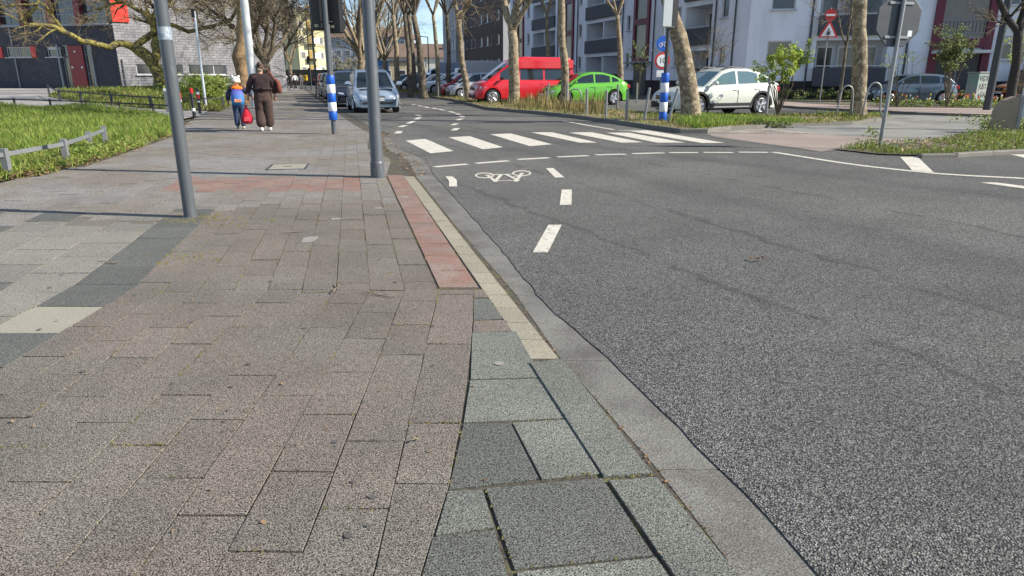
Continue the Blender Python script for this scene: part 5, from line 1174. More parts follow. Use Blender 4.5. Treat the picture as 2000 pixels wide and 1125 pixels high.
# ------------------------------------------------------------ cars
def lerpk(P, x):
    if x <= P[0][0]: return P[0][1]
    for a, b in zip(P[:-1], P[1:]):
        if x <= b[0]:
            k = (x - a[0]) / (b[0] - a[0]); return a[1] + (b[1] - a[1]) * k
    return P[-1][1]
def smoothk(P, x, d=.06): return (lerpk(P, x - d) + 2 * lerpk(P, x) + lerpk(P, x + d)) / 4
def car(name, label, loc, rz, L, W_, top, roof, wins, axles, rw, paintm, glass=None, zb=.22, trim=False, kind='car', rake=.3, glassrange=None, group=None, grille='bars', flatrear=False, handles=True, rails=False):
    """top: (x, z) line of bonnet, belt and tail; roof: (x, z) line over the cabin; wins: side window ranges; x forward"""
    t = thing(name, label, kind, loc, rz, group); glass = glass or M['carglass']; hw = W_ / 2; ra = rw + .07
    xs = set(np.round(np.arange(-L / 2, L / 2 + .001, .06), 3)) | {round(a + s * q, 3) for a in axles for s in (-1, 1) for q in (ra, ra * .97, ra * .88, ra * .6, ra * .3)} | {round(-L / 2, 3), round(L / 2, 3), round(L / 2 - .02, 3), round(-L / 2 + .02, 3)}
    xs = sorted(x for x in xs if -L / 2 <= x <= L / 2)
    def wid(x):
        e = abs(x) - (L / 2 - .55); return hw * (1 - .24 * (e / .55) ** 2.2) if e > 0 else hw
    def arch(x):
        z = zb
        for a in axles:
            if abs(x - a) < ra: z = max(z, rw + math.sqrt(ra * ra - (x - a) ** 2))
        return z
    mb = MB(); rows = []
    for x in xs:
        w_ = wid(x); zt = smoothk(top, x, .05); za = arch(x); e = abs(x) > L / 2 - .03
        prof = [(0, zt + .03), (w_ * .5, zt + .02), (w_ * .84, zt - .005), (w_ * .93, zt - .035), (w_ * .965, zt - .1), (w_ * .985, zt - .2), (w_, max(za + .02, zt - .34)), (w_ * .995, max(za, .5)), (w_ * .97, max(za, .36)), (w_ * .955, za)]
        prof = [(y, max(z, za)) for y, z in prof]
        rows.append([(x, y, z) for y, z in prof[::-1]] + [(x, -y, z) for y, z in prof[1:]])
    b = mb.grid(rows, flip=True); n = len(rows[0]); mb.cap(b, n); mb.cap(b + n * (len(rows) - 1), n, True)
    # cabin
    x0, x1 = roof[-1][0], roof[0][0]; cs = sorted({round(v, 3) for v in np.arange(x0, x1, .08)} | {round(r[0], 3) for r in roof} | {v for q in wins for v in q})
    fz, rz_ = glassrange; ys = {}
    def side(x, z): zb_ = lerpk(top, x); return hw * .9 - max(0, z - zb_) * rake
    R_ = sorted(roof)
    gl = MB(); wn = [MB() for _ in range(2 * len(wins))]; body = mb; fr = MB(); re = MB()
    for a, c in zip(cs[:-1], cs[1:]):
        m_ = (a + c) / 2; S_ = []
        for x in (a, c):
            zr = smoothk(R_, x, .07) if x0 < x < x1 else lerpk(R_, x); zt_ = lerpk(top, x) - .03; hgt = max(0, zr - zt_)
            lo, hi = zt_ + min(.06, hgt * .3), zt_ + max(hgt - .1, hgt * .55)
            S_.append((x, zt_, lo, hi, zr))
        wi = [i for i, q in enumerate(wins) if q[0] <= m_ <= q[1]]
        for sg in (1, -1):
            def pt(s, z, k=1): return (s[0], sg * side(s[0], z) * k, z)
            def quad(M_, z0i, z1i):
                q = [pt(S_[0], S_[0][z0i]), pt(S_[1], S_[1][z0i]), pt(S_[1], S_[1][z1i]), pt(S_[0], S_[0][z1i])]
                M_.face(q if sg < 0 else q[::-1])
            quad(body, 1, 2); quad(wn[wi[0] * 2 + (sg > 0)] if wi else body, 2, 3)
            q = [pt(S_[0], S_[0][3]), pt(S_[1], S_[1][3]), (S_[1][0], sg * (side(S_[1][0], S_[1][4]) - .03), S_[1][4] - .025), (S_[0][0], sg * (side(S_[0][0], S_[0][4]) - .03), S_[0][4] - .025)]
            body.face(q if sg < 0 else q[::-1])
            isg = m_ > fz or m_ < rz_; tgt = (fr if m_ > fz else re) if isg else body; kk = .92 if isg else 1
            a1 = [(s[0], sg * (side(s[0], s[4]) - .03), s[4] - .025) for s in S_]; a2 = [(s[0], sg * (side(s[0], s[4]) - .1), s[4] - .0) for s in S_]; a3 = [(s[0], 0, s[4] + .02) for s in S_]
            for u_, v_, tg in ((a1, a2, body), (a2, a3, tgt)):
                q = [u_[0], u_[1], v_[1], v_[0]]; tg.face(q if sg < 0 else q[::-1])
    bd = body.build('body', paintm, t, smooth=2)
    for i, w_ in enumerate(wn):
        if w_.f: w_.build('side_window', glass, t, smooth=True)
    if fr.f: fr.build('windscreen', glass, t, smooth=True)
    if re.f: re.build('rear_window', glass, t, smooth=True)
    mb = MB(); mb.box((0, 0, zb + .12), (L - .35, W_ - .5, .34)); mb.box((0, 0, .62), (L - .7, W_ - .56, .5)); mb.build('underbody', M['rubber'], t)
    for a in axles:
        for sg in (1, -1):
            y_ = sg * (hw - .13); mb = MB(); mb.lathe([(rw * .62, -.1), (rw * .9, -.11), (rw, -.085), (rw, .085), (rw * .9, .11), (rw * .62, .1)], (a, y_, rw), 28, 'Y'); wh = mb.build('wheel', M['rubber'], t, smooth=2)
            mb = MB(); o_ = sg * .1
            mb.lathe([(rw * .66, min(0, -o_ * 1.02)), (rw * .66, max(0, -o_ * 1.02))], (a, y_, rw), 24, 'Y')
            for k in range(5):
                an = k * 2 * PI / 5 + .3; c0 = Vector((a + math.cos(an) * rw * .1, y_ + o_ * 1.05, rw + math.sin(an) * rw * .1)); c1 = Vector((a + math.cos(an) * rw * .62, y_ + o_ * 1.1, rw + math.sin(an) * rw * .62)); mb.tube([c0, c1], [.045, .055], 5)
            mb.lathe([(rw * .16, -.012), (rw * .12, .012)], (a, y_ + o_ * 1.1, rw), 12, 'Y'); tor = [(a + rw * .64 * math.cos(k * PI / 12), y_ + o_ * 1.03, rw + rw * .64 * math.sin(k * PI / 12)) for k in range(25)]; mb.tube(tor, .022, 5, False)
            mb.build('rim', M['rim'], wh)
    if trim:
        for sg in (1, -1):
            for a in axles:
                mb = MB(); inn = [(a + ra * math.cos(q), sg * (hw + .004), rw + ra * math.sin(q)) for q in [i * PI / 16 for i in range(17)]]; out = [(a + (ra + .07) * math.cos(q), sg * (hw + .004), rw + (ra + .07) * math.sin(q)) for q in [i * PI / 16 for i in range(17)]]
                i2 = [(p[0], sg * (hw - .05), p[2]) for p in inn]; o2 = [(p[0], sg * (hw - .03), p[2]) for p in out]; mb.grid([i2, inn, out, o2]); mb.build('arch_trim', M['black'], t)
            mb = MB(); mb.box(((axles[0] + axles[1]) / 2, sg * (hw - .02), zb + .09), (abs(axles[0] - axles[1]) - 2 * ra - .1, .08, .2), 0, .02); mb.build('sill_trim', M['black'], t)
            mb = MB(); mb.box(((axles[0] + axles[1]) / 2, sg * (hw + .02), zb + .05), (abs(axles[0] - axles[1]) - 2 * ra - .3, .03, .05), 0, .01); mb.build('sill_strip', M['steel'], t)
    F = L / 2; zn = lerpk(top, F - .12); 
    def nose(y, z): return F - .0
    for sg in (1, -1):
        mb = MB(); yy = wid(F - .16); zh = zn - .13
        mb.grid([[(F - .02, sg * hw * .42, zh - .07), (F - .07, sg * hw * .66, zh - .085), (F - .2, sg * (yy - .0), zh - .04), (F - .42, sg * (wid(F - .42) + .004), zh + .02)], [(F - .0, sg * hw * .42, zh - .06), (F - .03, sg * hw * .66, zh - .07), (F - .17, sg * (yy + .012), zh - .02), (F - .42, sg * (wid(F - .42) + .012), zh + .03)],
                 [(F - .01, sg * hw * .46, zh + .05), (F - .05, sg * hw * .68, zh + .07), (F - .19, sg * (yy + .008), zh + .09), (F - .48, sg * (wid(F - .48) - .01), zh + .09)], [(F - .09, sg * hw * .46, zh + .07), (F - .12, sg * hw * .68, zh + .1), (F - .26, sg * (yy - .06), zh + .12), (F - .48, sg * (wid(F - .48) - .05), zh + .1)]], flip=sg < 0)
        mb.build('headlight', M['lamp'], t, smooth=True)
        zt_ = lerpk(top, -F + .1); mb = MB(); mb.box((-F + .13, sg * (wid(-F + .13) - .035), zt_ - .15), (.24, .09, .18), 0, .03); mb.build('taillight', M['tail'], t)
        xm = wins[0][1] - .08; zm = lerpk(top, xm) + .1; mb = MB(); mb.box((xm, sg * (hw + .1), zm), (.12, .22, .15), 0, .05); mb.tube([(xm, sg * (hw * .88), zm - .08), (xm, sg * (hw + .05), zm - .03)], .025, 6); mb.build('mirror', paintm if kind != 'van' else M['black'], t, smooth=2)
        if handles:
            for q in wins[:2]: mb = MB(); mb.box((q[0] + .1, sg * (hw * .985), lerpk(top, q[0]) - .16), (.18, .04, .03), 0, .01); mb.build('door_handle', paintm, t)
        for q in wins[:2]: mb = MB(); xq = q[0] - .03; mb.box((xq, sg * (hw - .0), .62), (.012, .012, .5)); mb.build('door_gap', M['black'], t)
        if rails: mb = MB(); mb.tube([(fz - .1, sg * (hw * .62), lerpk(R_, fz - .1) + .02), (0, sg * hw * .66, lerpk(R_, 0) + .06), (rz_ + .1, sg * (hw * .62), lerpk(R_, rz_ + .1) + .03)], .02, 6); mb.build('roof_rail', M['black'], t)
    if grille:
        mb = MB(); gw = hw * (.62 if grille != 'wide' else .9); mb.box((F - .01, 0, zn - .14), (.05, gw, .15), 0, .02); go = mb.build('grille', M['black'], t)
        for k in range(2): mb = MB(); mb.box((F + .022, 0, zn - .175 + .07 * k), (.012, gw * .96, .018)); mb.build('grille_bar', M['chrome'], go)
        mb = MB(); mb.lathe([(.05, -.006), (.05, .006)], (0, 0, 0), 14, 'Y'); o = mb.build('badge', M['chrome'], go); o.matrix_local = Matrix.Translation((F + .03, 0, zn - .12)) @ Matrix.Rotation(PI / 2, 4, 'Z')
    mb = MB(); mb.box((F - .03, 0, .36), (.08, hw * 1.3, .12), 0, .03); mb.build('bumper_intake', M['black'], t)
    mb = MB(); mb.box((F + .012, 0, .5), (.02, .5, .11)); mb.build('number_plate', M['white'], t)
    mb = MB(); mb.box((-F - .012, 0, .62), (.02, .5, .11)); mb.build('number_plate', M['white'], t)
    return t
def cpaint(name, c, metal=.3): return paint('carpaint_' + name, c, .28, metal=metal, coat=.7)
DN = math.atan2(NV.y, NV.x)
hatch = dict(L=3.88, W_=1.76, top=[(-1.94, .55), (-1.9, .95), (-1.2, 1.0), (.95, .97), (1.3, .9), (1.62, .79), (1.84, .68), (1.94, .52)], roof=[(1.3, .9), (.45, 1.5), (.0, 1.575), (-.8, 1.56), (-1.4, 1.48), (-1.84, .98)], wins=[(-.05, .95), (-1.0, -.12), (-1.5, -1.1)], axles=(1.28, -1.24), rw=.3, glassrange=(.5, -1.42), rake=.27)
silver = car('parked_car', 'silver blue compact car facing the camera behind the thick grey post', ST(1.12, 9.75) + SV * 1.94, STREET_ROT + PI, paintm=cpaint('silver', (.36, .45, .55), .45), **hatch)
for sg in (-1, 1): mb = MB(); mb.lathe([(.05, -.01), (.05, .01)], (0, 0, 0), 10, 'Y'); o = mb.build('fog_light', M['lamp'], silver); o.matrix_local = Matrix.Translation((1.9, sg * .66, .37)) @ Matrix.Rotation(PI / 2, 4, 'Z')
mb = MB(); mb.tube([(.96, -.55, 1.0), (1.25, .1, .97)], .01, 4); mb.build('wiper', M['black'], silver)
for i, (n_, col, lab) in enumerate(((.95, (.025, .035, .06), 'dark blue car parked directly behind the silver one'), (1.0, (.55, .56, .56), 'white car third in the row at the left kerb'), (.95, (.05, .055, .06), 'dark grey car fourth in the row at the left kerb'), (.95, (.12, .12, .13), 'dim grey car fifth in the row at the left kerb'), (.95, (.3, .03, .02), 'small reddish car at the far end of the left kerb row'))):
    car('parked_car', lab, ST(n_ - (.25 if i == 0 else 0), 17.3 + 5.6 * i), STREET_ROT + PI, paintm=cpaint('row%d' % i, col, .2), group='cars parked along the left kerb', **hatch)
suv = dict(L=4.5, W_=1.82, top=[(-2.25, .6), (-2.2, 1.02), (-1.9, 1.09), (-1.2, 1.07), (.9, 1.0), (1.2, .98), (1.9, .88), (2.14, .76), (2.25, .55)], roof=[(1.15, .98), (.35, 1.5), (-.1, 1.6), (-.8, 1.59), (-1.4, 1.46), (-2.1, 1.1)], wins=[(-.2, .95), (-1.15, -.28), (-1.75, -1.22)], axles=(1.42, -1.32), rw=.35, glassrange=(.42, -1.3), rake=.3)
car('parked_car', 'white crossover car parked side on behind the leaning plane tree', (7.25, 25.45, 0), PI + math.radians(24), paintm=cpaint('white', (.62, .64, .58), 0), glass=M['carglass2'], trim=True, rails=True, zb=.26, grille='wide', **suv)
pum = dict(L=4.3, W_=1.8, top=[(-2.15, .6), (-2.1, 1.0), (-1.7, 1.08), (-1.0, 1.02), (.8, .97), (1.1, .96), (1.75, .86), (2.04, .72), (2.15, .52)], roof=[(1.15, .96), (.4, 1.42), (-.1, 1.53), (-.7, 1.52), (-1.3, 1.38), (-1.95, 1.06)], wins=[(-.2, .9), (-1.05, -.28), (-1.5, -1.15)], axles=(1.3, -1.28), rw=.34, glassrange=(.42, -1.25), rake=.3)
car('parked_car', 'bright lime green crossover parked nose to the plane trees', (3.5, 35.1, 0), DN + PI, paintm=cpaint('green', (.14, .47, .04), .25), **pum)
van_top = [(-2.6, .95), (-2.58, 1.12), (1.5, 1.14), (2.0, 1.12), (2.32, 1.02), (2.52, .86), (2.6, .55)]
car('van', 'tall red passenger van with black windows behind the broad plane trunk', ST(9.35, 17.6), DN + PI, 5.2, 2.0, van_top, [(2.05, 1.11), (1.3, 1.65), (.7, 2.08), (.2, 2.26), (-2.35, 2.24), (-2.58, 1.14)], [(.45, 1.4), (-.85, .35), (-2.3, -.95)], (1.8, -1.5), .36, cpaint('red', (.62, .018, .03), .0), kind='van', rake=.09, glassrange=(.95, -2.68), zb=.28)
van = [o for o in C.objects if o.name.startswith('van')][0]
mb = MB()
for sg in (1, -1): mb.box((-.9, sg * (.86), 1.9), (3.1, .16, .46), 0, .05)
mb.build('side_panel', bpy.data.materials['carpaint_red'], van)
hb2 = dict(hatch)
car('parked_car', 'grey metallic hatchback parked behind the tulip bed', (20.2, 36.3, .0), math.radians(180 - 5), paintm=cpaint('grey', (.13, .17, .21), .5), **{**hatch, 'L': 4.0, 'top': [(-2.0, .55), (-1.95, .95), (-1.2, .98), (.95, .94), (1.3, .9), (1.7, .8), (1.9, .68), (2.0, .52)], 'roof': [(1.3, .9), (.45, 1.4), (.0, 1.47), (-.8, 1.45), (-1.4, 1.37), (-1.86, .98)]})
car('van', 'orange van partly visible between cabinet and dark tree', (28.5, 38.5, .0), math.radians(180), paintm=cpaint('orange', (.6, .22, .03), 0), L=4.6, W_=1.85, top=[(-2.3, .7), (-2.28, 1.0), (1.2, 1.0), (1.7, .95), (2.2, .8), (2.3, .6)], roof=[(1.5, .98), (.8, 1.7), (.3, 1.85), (-2.1, 1.84), (-2.28, 1.02)], wins=[(.0, .9), (-1.1, -.12), (-2.0, -1.2)], axles=(1.45, -1.4), rw=.33, glassrange=(.75, -2.2), rake=.1)
for n_, t_, col, spec_, lab in ((12.2, 22.2, (.45, .02, .03), hatch, 'dark red car beyond the red van'), (9.6, 27.5, (.42, .45, .48), hatch, 'silver car rear left of the bent plane tree'), (9.8, 31.5, (.5, .03, .04), hatch, 'red hatchback second left of the bent plane tree'),
        (10.2, 38, (.6, .61, .62), suv, 'white estate car behind the far trunks'), (10.4, 43.5, (.55, .56, .58), hatch, 'white car behind the widest far trunk'), (10.2, 54, (.03, .035, .05), hatch, 'dark car at the left of the right hand parking row'), (10.4, 62, (.1, .11, .13), hatch, 'far grey car in the right hand row')):
    car('parked_car', lab, ST(n_, t_), DN + PI, paintm=cpaint('p%d' % int(t_), col, .2), group='cars parked nose in beyond the right trees', **spec_)
for n_, t_, L_, col, lab in ((16.5, 66, 6.5, (.33, .38, .5), 'pale blue box van behind the far parked cars'), (17.5, 58, 6, (.62, .62, .63), 'white box van beside the bent plane tree')):
    c_ = ST(n_, t_); t = thing('box_van', lab, 'van', c_, DN + PI); pm = cpaint('box%d' % t_, col, 0)
    mb = MB(); mb.box((-.7, 0, 1.75), (L_ - 1.9, 2.2, 2.4), 0, .05); mb.build('cargo_box', pm, t)
    mb = MB(); F = L_ / 2; pr = [(F - 1.75, .4), (F, .4), (F, 1.2), (F - .5, 1.4), (F - .95, 2.2), (F - 1.75, 2.3)]; mb.grid([[(p[0], -1, p[1]) for p in pr], [(p[0], 1, p[1]) for p in pr]], close=True, flip=True); mb.face([(p[0], -1, p[1]) for p in pr]); mb.face([(p[0], 1, p[1]) for p in pr][::-1]); mb.build('cab', pm, t)
    for sg in (1, -1): mb = MB(); mb.box((F - 1.1, sg * 1.005, 1.75), (.8, .02, .6)); mb.build('side_window', M['carglass'], t)
    for a in (F - .9, -F + 1.2):
        for sg in (1, -1): mb = MB(); mb.lathe([(.36, -.12), (.36, .12)], (a, sg * .88, .36), 20, 'Y'); mb.build('wheel', M['rubber'], t)
c_ = ST(8.3, 66); t = thing('street_sign', 'light blue square parking panel between far dark trunks', 'traffic sign', c_, .2); mb = MB(); mb.box((0, 0, 2.0), (1.9, .08, 2.2), 0, .02); o = mb.build('panel', paint('panel_blue', (.1, .35, .75), .4), t); mb = MB(); mb.cyl((0, .1, 0), (0, .1, 3), .06); mb.build('post', M['steel'], t)
text('letter', 'P', 1.3, M['white'], o, Matrix.Translation((0, -.05, 2.0)) @ FR)
c_ = PT(838, 150, 95); t = thing('street_lamp', 'distant street lamp with a short arm between the far trunks', 'street lamp', (c_.x, 95, 0)); mb = MB(); mb.cyl((0, 0, 0), (0, 0, 6.3), .09, .06, 8); mb.build('pole', M['pole_dark'], t); mb = MB(); mb.tube([(0, 0, 6.25), (-.9, 0, 6.35)], .05, 6); o = mb.build('arm', M['pole_dark'], t); mb = MB(); mb.box((-1.1, 0, 6.33), (.7, .25, .12), 0, .04); mb.build('lamp_head', M['sign_back'], o)

# ------------------------------------------------------------ people
def skin(name, joints, edges, mat, parent, sub=1):
    ks = list(joints); me = bpy.data.meshes.new(name + '_s'); me.from_pydata([joints[k][0] for k in ks], [(ks.index(a), ks.index(b)) for a, b in edges], [])
    o = bpy.data.objects.new(name + '_s', me); C.objects.link(o); m1 = o.modifiers.new('skin', 'SKIN'); m1.use_smooth_shade = True; m2 = o.modifiers.new('sub', 'SUBSURF'); m2.levels = sub + 1
    for i, k in enumerate(ks):
        r = joints[k][1]; r = r if hasattr(r, '__len__') else (r, r); me.skin_vertices[0].data[i].radius = r; me.skin_vertices[0].data[i].use_root = (i == 0)
    dg = bpy.context.evaluated_depsgraph_get(); m = bpy.data.meshes.new_from_object(o.evaluated_get(dg)); bpy.data.objects.remove(o); m.name = name
    m.materials.clear(); m.materials.append(mat); m.polygons.foreach_set('use_smooth', [True] * len(m.polygons)); q = bpy.data.objects.new(name, m); C.objects.link(q); q.parent = parent; return q
def cloth(name, c, **k): return mk('cloth_' + name, c, .9, .2, 9, objc=True, bump=.03, bs=9, **k)
M['skin'] = mk('skin', (.45, .26, .18), .6, .05, 5, objc=True)
def ball(mb, c, r, n=12, m=8, sq=(1, 1, 1)): mb.grid([[(c[0] + r * sq[0] * math.sin(PI * j / m) * math.cos(2 * PI * i / n), c[1] + r * sq[1] * math.sin(PI * j / m) * math.sin(2 * PI * i / n), c[2] + r * sq[2] * math.cos(PI * j / m)) for i in range(n)] for j in range(m + 1)][::-1], close=True)
def person(name, label, loc, rz, h, hairm, topm, legm, shoem, wide=1.0, armL=None, armR=None, step=.12, flare=1.0, sleeve=1.0, far=False, group=None):
    """faces +y; h total height"""
    t = thing(name, label, 'person', loc, rz, group); k = h / 1.7; w_ = wide; V = lambda x, y, z: Vector((x * k, y * k, z * k))
    aL = armL or [(-.27, -.01, 1.16), (-.3, .03, .92)]; aR = armR or [(.27, -.01, 1.16), (.3, .04, .92)]
    J = {'pel': (V(0, 0, .96), .08 * k), 'wst': (V(0, 0, 1.1), .08 * k), 'chs': (V(0, 0, 1.3), .13 * k), 'nk': (V(0, 0, 1.44), .055 * k), 'hd0': (V(0, .01, 1.52), .07 * k), 'hd1': (V(0, .015, 1.6), .085 * k),
         'hL': (V(-.09, 0, .88), .06 * k), 'kL': (V(-.1, .05, .5), .055 * k), 'aL': (V(-.1, step * -.4, .1), .04 * k), 'fL': (V(-.11, step * -.4 + .14, .05), .035 * k),
         'hR': (V(.09, 0, .88), .06 * k), 'kR': (V(.1, .03, .5), .055 * k), 'aR': (V(.1, step * .6, .1), .04 * k), 'fR': (V(.11, step * .6 + .14, .05), .035 * k),
         'sL': (V(-.17 * w_, 0, 1.38), .055 * k), 'eL': (V(*aL[0]), .042 * k), 'wL': (V(*aL[1]), .03 * k), 'mL': (V(*aL[1]) + V(0, .01, -.07), .035 * k),
         'sR': (V(.17 * w_, 0, 1.38), .055 * k), 'eR': (V(*aR[0]), .042 * k), 'wR': (V(*aR[1]), .03 * k), 'mR': (V(*aR[1]) + V(0, .01, -.07), .035 * k)}
    E = [('pel', 'wst'), ('wst', 'chs'), ('chs', 'nk'), ('nk', 'hd0'), ('hd0', 'hd1'), ('pel', 'hL'), ('hL', 'kL'), ('kL', 'aL'), ('aL', 'fL'), ('pel', 'hR'), ('hR', 'kR'), ('kR', 'aR'), ('aR', 'fR'), ('chs', 'sL'), ('sL', 'eL'), ('eL', 'wL'), ('wL', 'mL'), ('chs', 'sR'), ('sR', 'eR'), ('eR', 'wR'), ('wR', 'mR')]
    if not far:
        for s_ in 'LR':
            sg = -1 if s_ == 'L' else 1; m_ = J['m' + s_][0]
            for i in range(4): a = m_ + V((i - 1.5) * .018, .012, -.05); J['f%d%s' % (i, s_)] = (a, .009 * k); J['g%d%s' % (i, s_)] = (a + V(-sg * .01, .02, -(.045 + .01 * (i in (1, 2)))), .008 * k); E += [('m' + s_, 'f%d%s' % (i, s_)), ('f%d%s' % (i, s_), 'g%d%s' % (i, s_))]
            J['t' + s_] = (m_ + V(-sg * .04, .03, -.03), .01 * k); E.append(('m' + s_, 't' + s_))
    skin('body', J, E, M['skin'], t)
    g = lambda key: J[key][0]
    T_ = {'a': (g('pel') + V(0, 0, -.06), (.225 * w_ * k, .185 * k)), 'b': (g('wst'), (.175 * w_ * k, .14 * k)), 'c': (g('chs') + V(0, 0, -.02), (.2 * w_ * k, .145 * k)), 'd': (g('nk') + V(0, 0, -.035), (.1 * k, .09 * k)),
          'l': (g('sL') + V(.015, 0, -.01), .085 * k * sleeve), 'm': (g('eL'), .07 * k * sleeve), 'n': (g('wL').lerp(g('eL'), .08), .055 * k * sleeve), 'r': (g('sR') + V(-.015, 0, -.01), .085 * k * sleeve), 's': (g('eR'), .07 * k * sleeve), 't': (g('wR').lerp(g('eR'), .08), .055 * k * sleeve)}
    skin('top', T_, [('b', 'a'), ('b', 'c'), ('c', 'd'), ('c', 'l'), ('l', 'm'), ('m', 'n'), ('c', 'r'), ('r', 's'), ('s', 't')], topm, t)
    L_ = {'a': (g('pel') + V(0, 0, .02), (.2 * w_ * k, .165 * k)), 'w': (g('wst') + V(0, 0, -.03), (.17 * w_ * k, .14 * k)), 'l': (g('hL') + V(-.01, 0, -.08), .115 * w_ * k), 'm': (g('kL'), .088 * k * flare), 'n': (g('aL') + V(0, 0, -.015), .08 * k * flare * (1.15 if flare > 1.3 else 1)), 'r': (g('hR') + V(.01, 0, -.08), .115 * w_ * k), 's': (g('kR'), .088 * k * flare), 't': (g('aR') + V(0, 0, -.015), .08 * k * flare * (1.15 if flare > 1.3 else 1))}
    skin('trousers', L_, [('a', 'w'), ('a', 'l'), ('l', 'm'), ('m', 'n'), ('a', 'r'), ('r', 's'), ('s', 't')], legm, t)
    for s_ in 'LR':
        f = g('a' + s_); mb = MB(); mb.tube([f + V(0, -.07, -.05), f + V(0, 0, -.045), f + V(0, .1, -.06), f + V(0, .19, -.075)], [(.04 * k, .04 * k), (.05 * k, .055 * k), (.045 * k, .04 * k), (.03 * k, .02 * k)], 10); mb.build('shoe', shoem, t, smooth=True)
    mb = MB(); hd = g('hd1'); ball(mb, hd + V(0, -.012, .01), .105 * k, 14, 10, (.92, 1.02, 1.12)); mb.build('hair', hairm, t, smooth=True)
    if not far:
        mb = MB(); ball(mb, hd + V(0, .05, -.03), .075 * k, 12, 8, (.9, .85, 1.25)); fc = mb.build('face', M['skin'], t, smooth=True)
        mb = MB(); mb.tube([hd + V(0, .11, .0), hd + V(0, .135, -.035), hd + V(0, .11, -.045)], [.006, .014 * k, .008], 6); mb.build('nose', M['skin'], fc)
        for sg in (-1, 1):
            mb = MB(); ball(mb, hd + V(sg * .028, .105, .0), .011 * k, 8, 6); mb.build('eye', M['black'], fc)
            mb = MB(); ball(mb, hd + V(sg * .095, .0, -.03), .028 * k, 8, 6, (.45, .8, 1.1)); mb.build('ear', M['skin'], t, smooth=True)
        mb = MB(); mb.box(hd + V(0, .108, -.075), (.04 * k, .01, .008)); mb.build('mouth', paint('lips', (.4, .12, .1), .5) , fc)
    return t, J, k
WR = STREET_ROT - PI / 2
wx, wy = G(520, 256)
wm, JW, k = person('person', 'woman walking away in brown sweater and wide brown trousers, holding a hand', (wx, wy, 0), WR, 1.62, mk('brown_hair', (.07, .04, .025), .6, .3, 30, objc=True), cloth('dark_brown', (.034, .018, .018)), cloth('taupe', (.06, .036, .03)), cloth('sneaker_white', (.65, .64, .6)), wide=1.32, armL=[(-.31, .0, 1.14), (-.37, .05, .93)], armR=[(.3, -.03, 1.14), (.3, .04, .92)], step=.22, flare=1.5, sleeve=1.15)
mb = MB(); ball(mb, (0, -.07, 1.6), .055, 10, 8); mb.build('hair_bun', bpy.data.materials['brown_hair'], wm, smooth=True)
mb = MB(); mb.tube([(-.09, .02, 1.52), (-.02, -.075, 1.47), (.06, -.05, 1.46)], [.02, .035, .015], 8); mb.build('pale_scarf', M['cream'], wm, smooth=True)
mb = MB(); mb.tube([Vector((.19 * math.cos(a) * 1.32, .15 * math.sin(a), 1.02)) for a in [i * PI / 8 for i in range(17)]], .03, 6, False); mb.build('sweater_hem', bpy.data.materials['cloth_dark_brown'], wm, smooth=True)
cx_, cy_ = G(471, 252)
ch, JC, kc = person('person', 'child with white bobble hat, orange hood and blue backpack walking away', (cx_, cy_, 0), WR + .05, 1.27, cloth('navy_hair', (.1, .06, .03)), cloth('navy', (.02, .025, .06)), cloth('jeans', (.035, .055, .12)), cloth('shoe_beige', (.45, .42, .32)), wide=1.15, armL=[(-.29, .02, 1.16), (-.33, .1, .95)], armR=[(.33, -.02, 1.2), (.5, .06, 1.12)], step=-.16, flare=1.15, sleeve=1.25)
z = 1.27 / 1.7
mb = MB(); ball(mb, (0, 0, 1.62 * z), .112, 14, 10, (1, 1.02, .95)); hat = mb.build('hat', cloth('wool_white', (.68, .66, .58)), ch, smooth=True)
for sg in (-1, 1): mb = MB(); ball(mb, (sg * .075, 0, 1.62 * z + .1), .035, 8, 6); mb.build('hat_ear', bpy.data.materials['cloth_wool_white'], hat, smooth=True)
mb = MB(); mb.lathe([(.118, 1.55 * z), (.122, 1.57 * z), (.118, 1.59 * z)], n=14); mb.build('hat_band', cloth('tan', (.4, .26, .15)), hat, smooth=True)
mb = MB(); ball(mb, (0, -.03, 1.37 * z), .16, 14, 8, (1.02, .72, .46)); mb.build('hood', cloth('orange', (.75, .17, .01)), ch, smooth=True)
bp = MB(); bp.tube([(0, -.2, .84 * z), (0, -.22, 1.0 * z), (0, -.2, 1.24 * z), (0, -.17, 1.3 * z)], [(.085, .13), (.1, .16), (.09, .15), (.05, .11)], 12)
gmat = mk('backpack_fabric', (.02, .18, .55), .7, .15, 6, objc=True); nt = gmat.node_tree; N = nt.nodes; b_ = N['Principled BSDF']; tcn = N.new('ShaderNodeTexCoord'); sp_ = N.new('ShaderNodeSeparateXYZ'); cr_ = N.new('ShaderNodeValToRGB'); mr_ = N.new('ShaderNodeMapRange'); mr_.inputs['From Min'].default_value = .62; mr_.inputs['From Max'].default_value = .98
link(nt, tcn.outputs['Object'], sp_.inputs[0]); link(nt, sp_.outputs[2], mr_.inputs['Value']); link(nt, mr_.outputs[0], cr_.inputs[0]); cr_.color_ramp.elements[0].color = (.02, .3, .7, 1); cr_.color_ramp.elements[1].color = (.1, .08, .4, 1); link(nt, cr_.outputs[0], b_.inputs['Base Color'])
bpo = bp.build('backpack', gmat, ch, smooth=True)
mb = MB(); mb.box((0, -.31, .72), (.17, .03, .09), 0, .02); mb.build('backpack_pocket', cloth('peach', (.6, .25, .15)), bpo)
for sg in (-1, 1): mb = MB(); mb.tube([(sg * .11, -.14, .98), (sg * .12, .0, 1.045), (sg * .11, .13, .95), (sg * .12, .02, .7)], .014, 5); mb.build('strap', M['blue'], bpo)
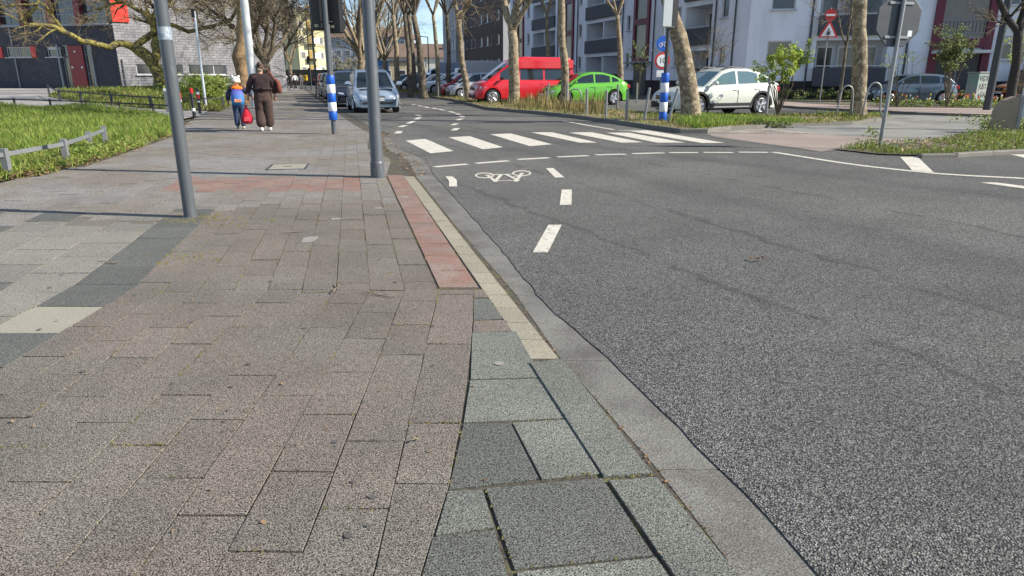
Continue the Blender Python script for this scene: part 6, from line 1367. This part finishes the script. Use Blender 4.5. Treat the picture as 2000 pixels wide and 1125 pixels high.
# red drawstring bag hanging from the joined hands
hx = Vector((wx, wy, 0)) + Matrix.Rotation(WR, 3, 'Z') @ Vector((-.42, .06, .82))
bg_ = thing('drawstring_bag', 'red drawstring bag hanging from the joined hands of woman and child', 'bag', (hx.x, hx.y, .28), WR)
mb = MB(); mb.lathe([(.03, -.1), (.1, -.09), (.135, -.02), (.13, .08), (.09, .18), (.045, .27), (.02, .32), (.035, .34)], n=14); o = mb.build('body', cloth('crimson', (.5, .01, .03)), bg_, smooth=True)
mb = MB(); mb.box((0, -.13, .02), (.12, .02, .1), 0, .01); mb.build('print', cloth('pinkred', (.75, .08, .1)), o)
for sg in (-1, 1): mb = MB(); mb.tube([(sg * .02, 0, .32), (sg * .008, 0, .52)], .005, 4); mb.build('cord', M['black'], bg_)
sbp = Vector((wx, wy, 0)) + Matrix.Rotation(WR, 3, 'Z') @ Vector((.36, -.03, 0))
sb_ = thing('shoulder_bag', 'rust red shoulder bag under the right arm of the woman', 'bag', (sbp.x, sbp.y, 0), WR)
mb = MB(); mb.tube([(.03, 0, .92), (.05, 0, 1.0), (.03, 0, 1.16), (-.02, 0, 1.25)], [(.1, .05), (.14, .07), (.13, .06), (.08, .03)], 10); mb.build('body', cloth('rust', (.17, .045, .03)), sb_, smooth=True)
mb = MB(); mb.tube([(-.02, .06, 1.22), (-.17, .02, 1.475), (-.19, -.02, 1.47), (-.03, -.06, 1.22)], .012, 5); mb.build('strap', bpy.data.materials['cloth_rust'], sb_)
cl = {'w': cloth('pale', (.6, .6, .62)), 'd': cloth('black', (.02, .02, .025)), 'g': cloth('grey', (.1, .1, .11))}
hb = mk('dark_hair', (.03, .02, .015), .6, .2, 20, objc=True)
for u, v, Y, a, b_, lab in ((632, 172, 92, 'w', 'd', 'distant walker in a pale coat, leftmost of the far group'), (638, 172, 95, 'd', 'd', 'distant walker all in black, second of the far group'), (0, 0, 0, 0, 0, 0)):
    pass
for u, Y, a, b_, lab in ((558, 78, 'w', 'w', 'distant walker all in pale clothes, leftmost of the far group'), (568.5, 78, 'd', 'd', 'distant walker all in black beside the pale one'), (576, 77, 'w', 'd', 'distant walker with pale jacket and black trousers'), (588, 79, 'g', 'g', 'distant walker in dark grey, rightmost of the far group')):
    p_ = PT(u, 160, Y); person('person', lab, (p_.x, Y, .0), WR + rnd.uniform(-.5, .5), 1.7, hb, cl[a], cl[b_], cl['w'] if a != 'g' else cl['d'], far=True, group='distant walkers on the pavement', step=.25)
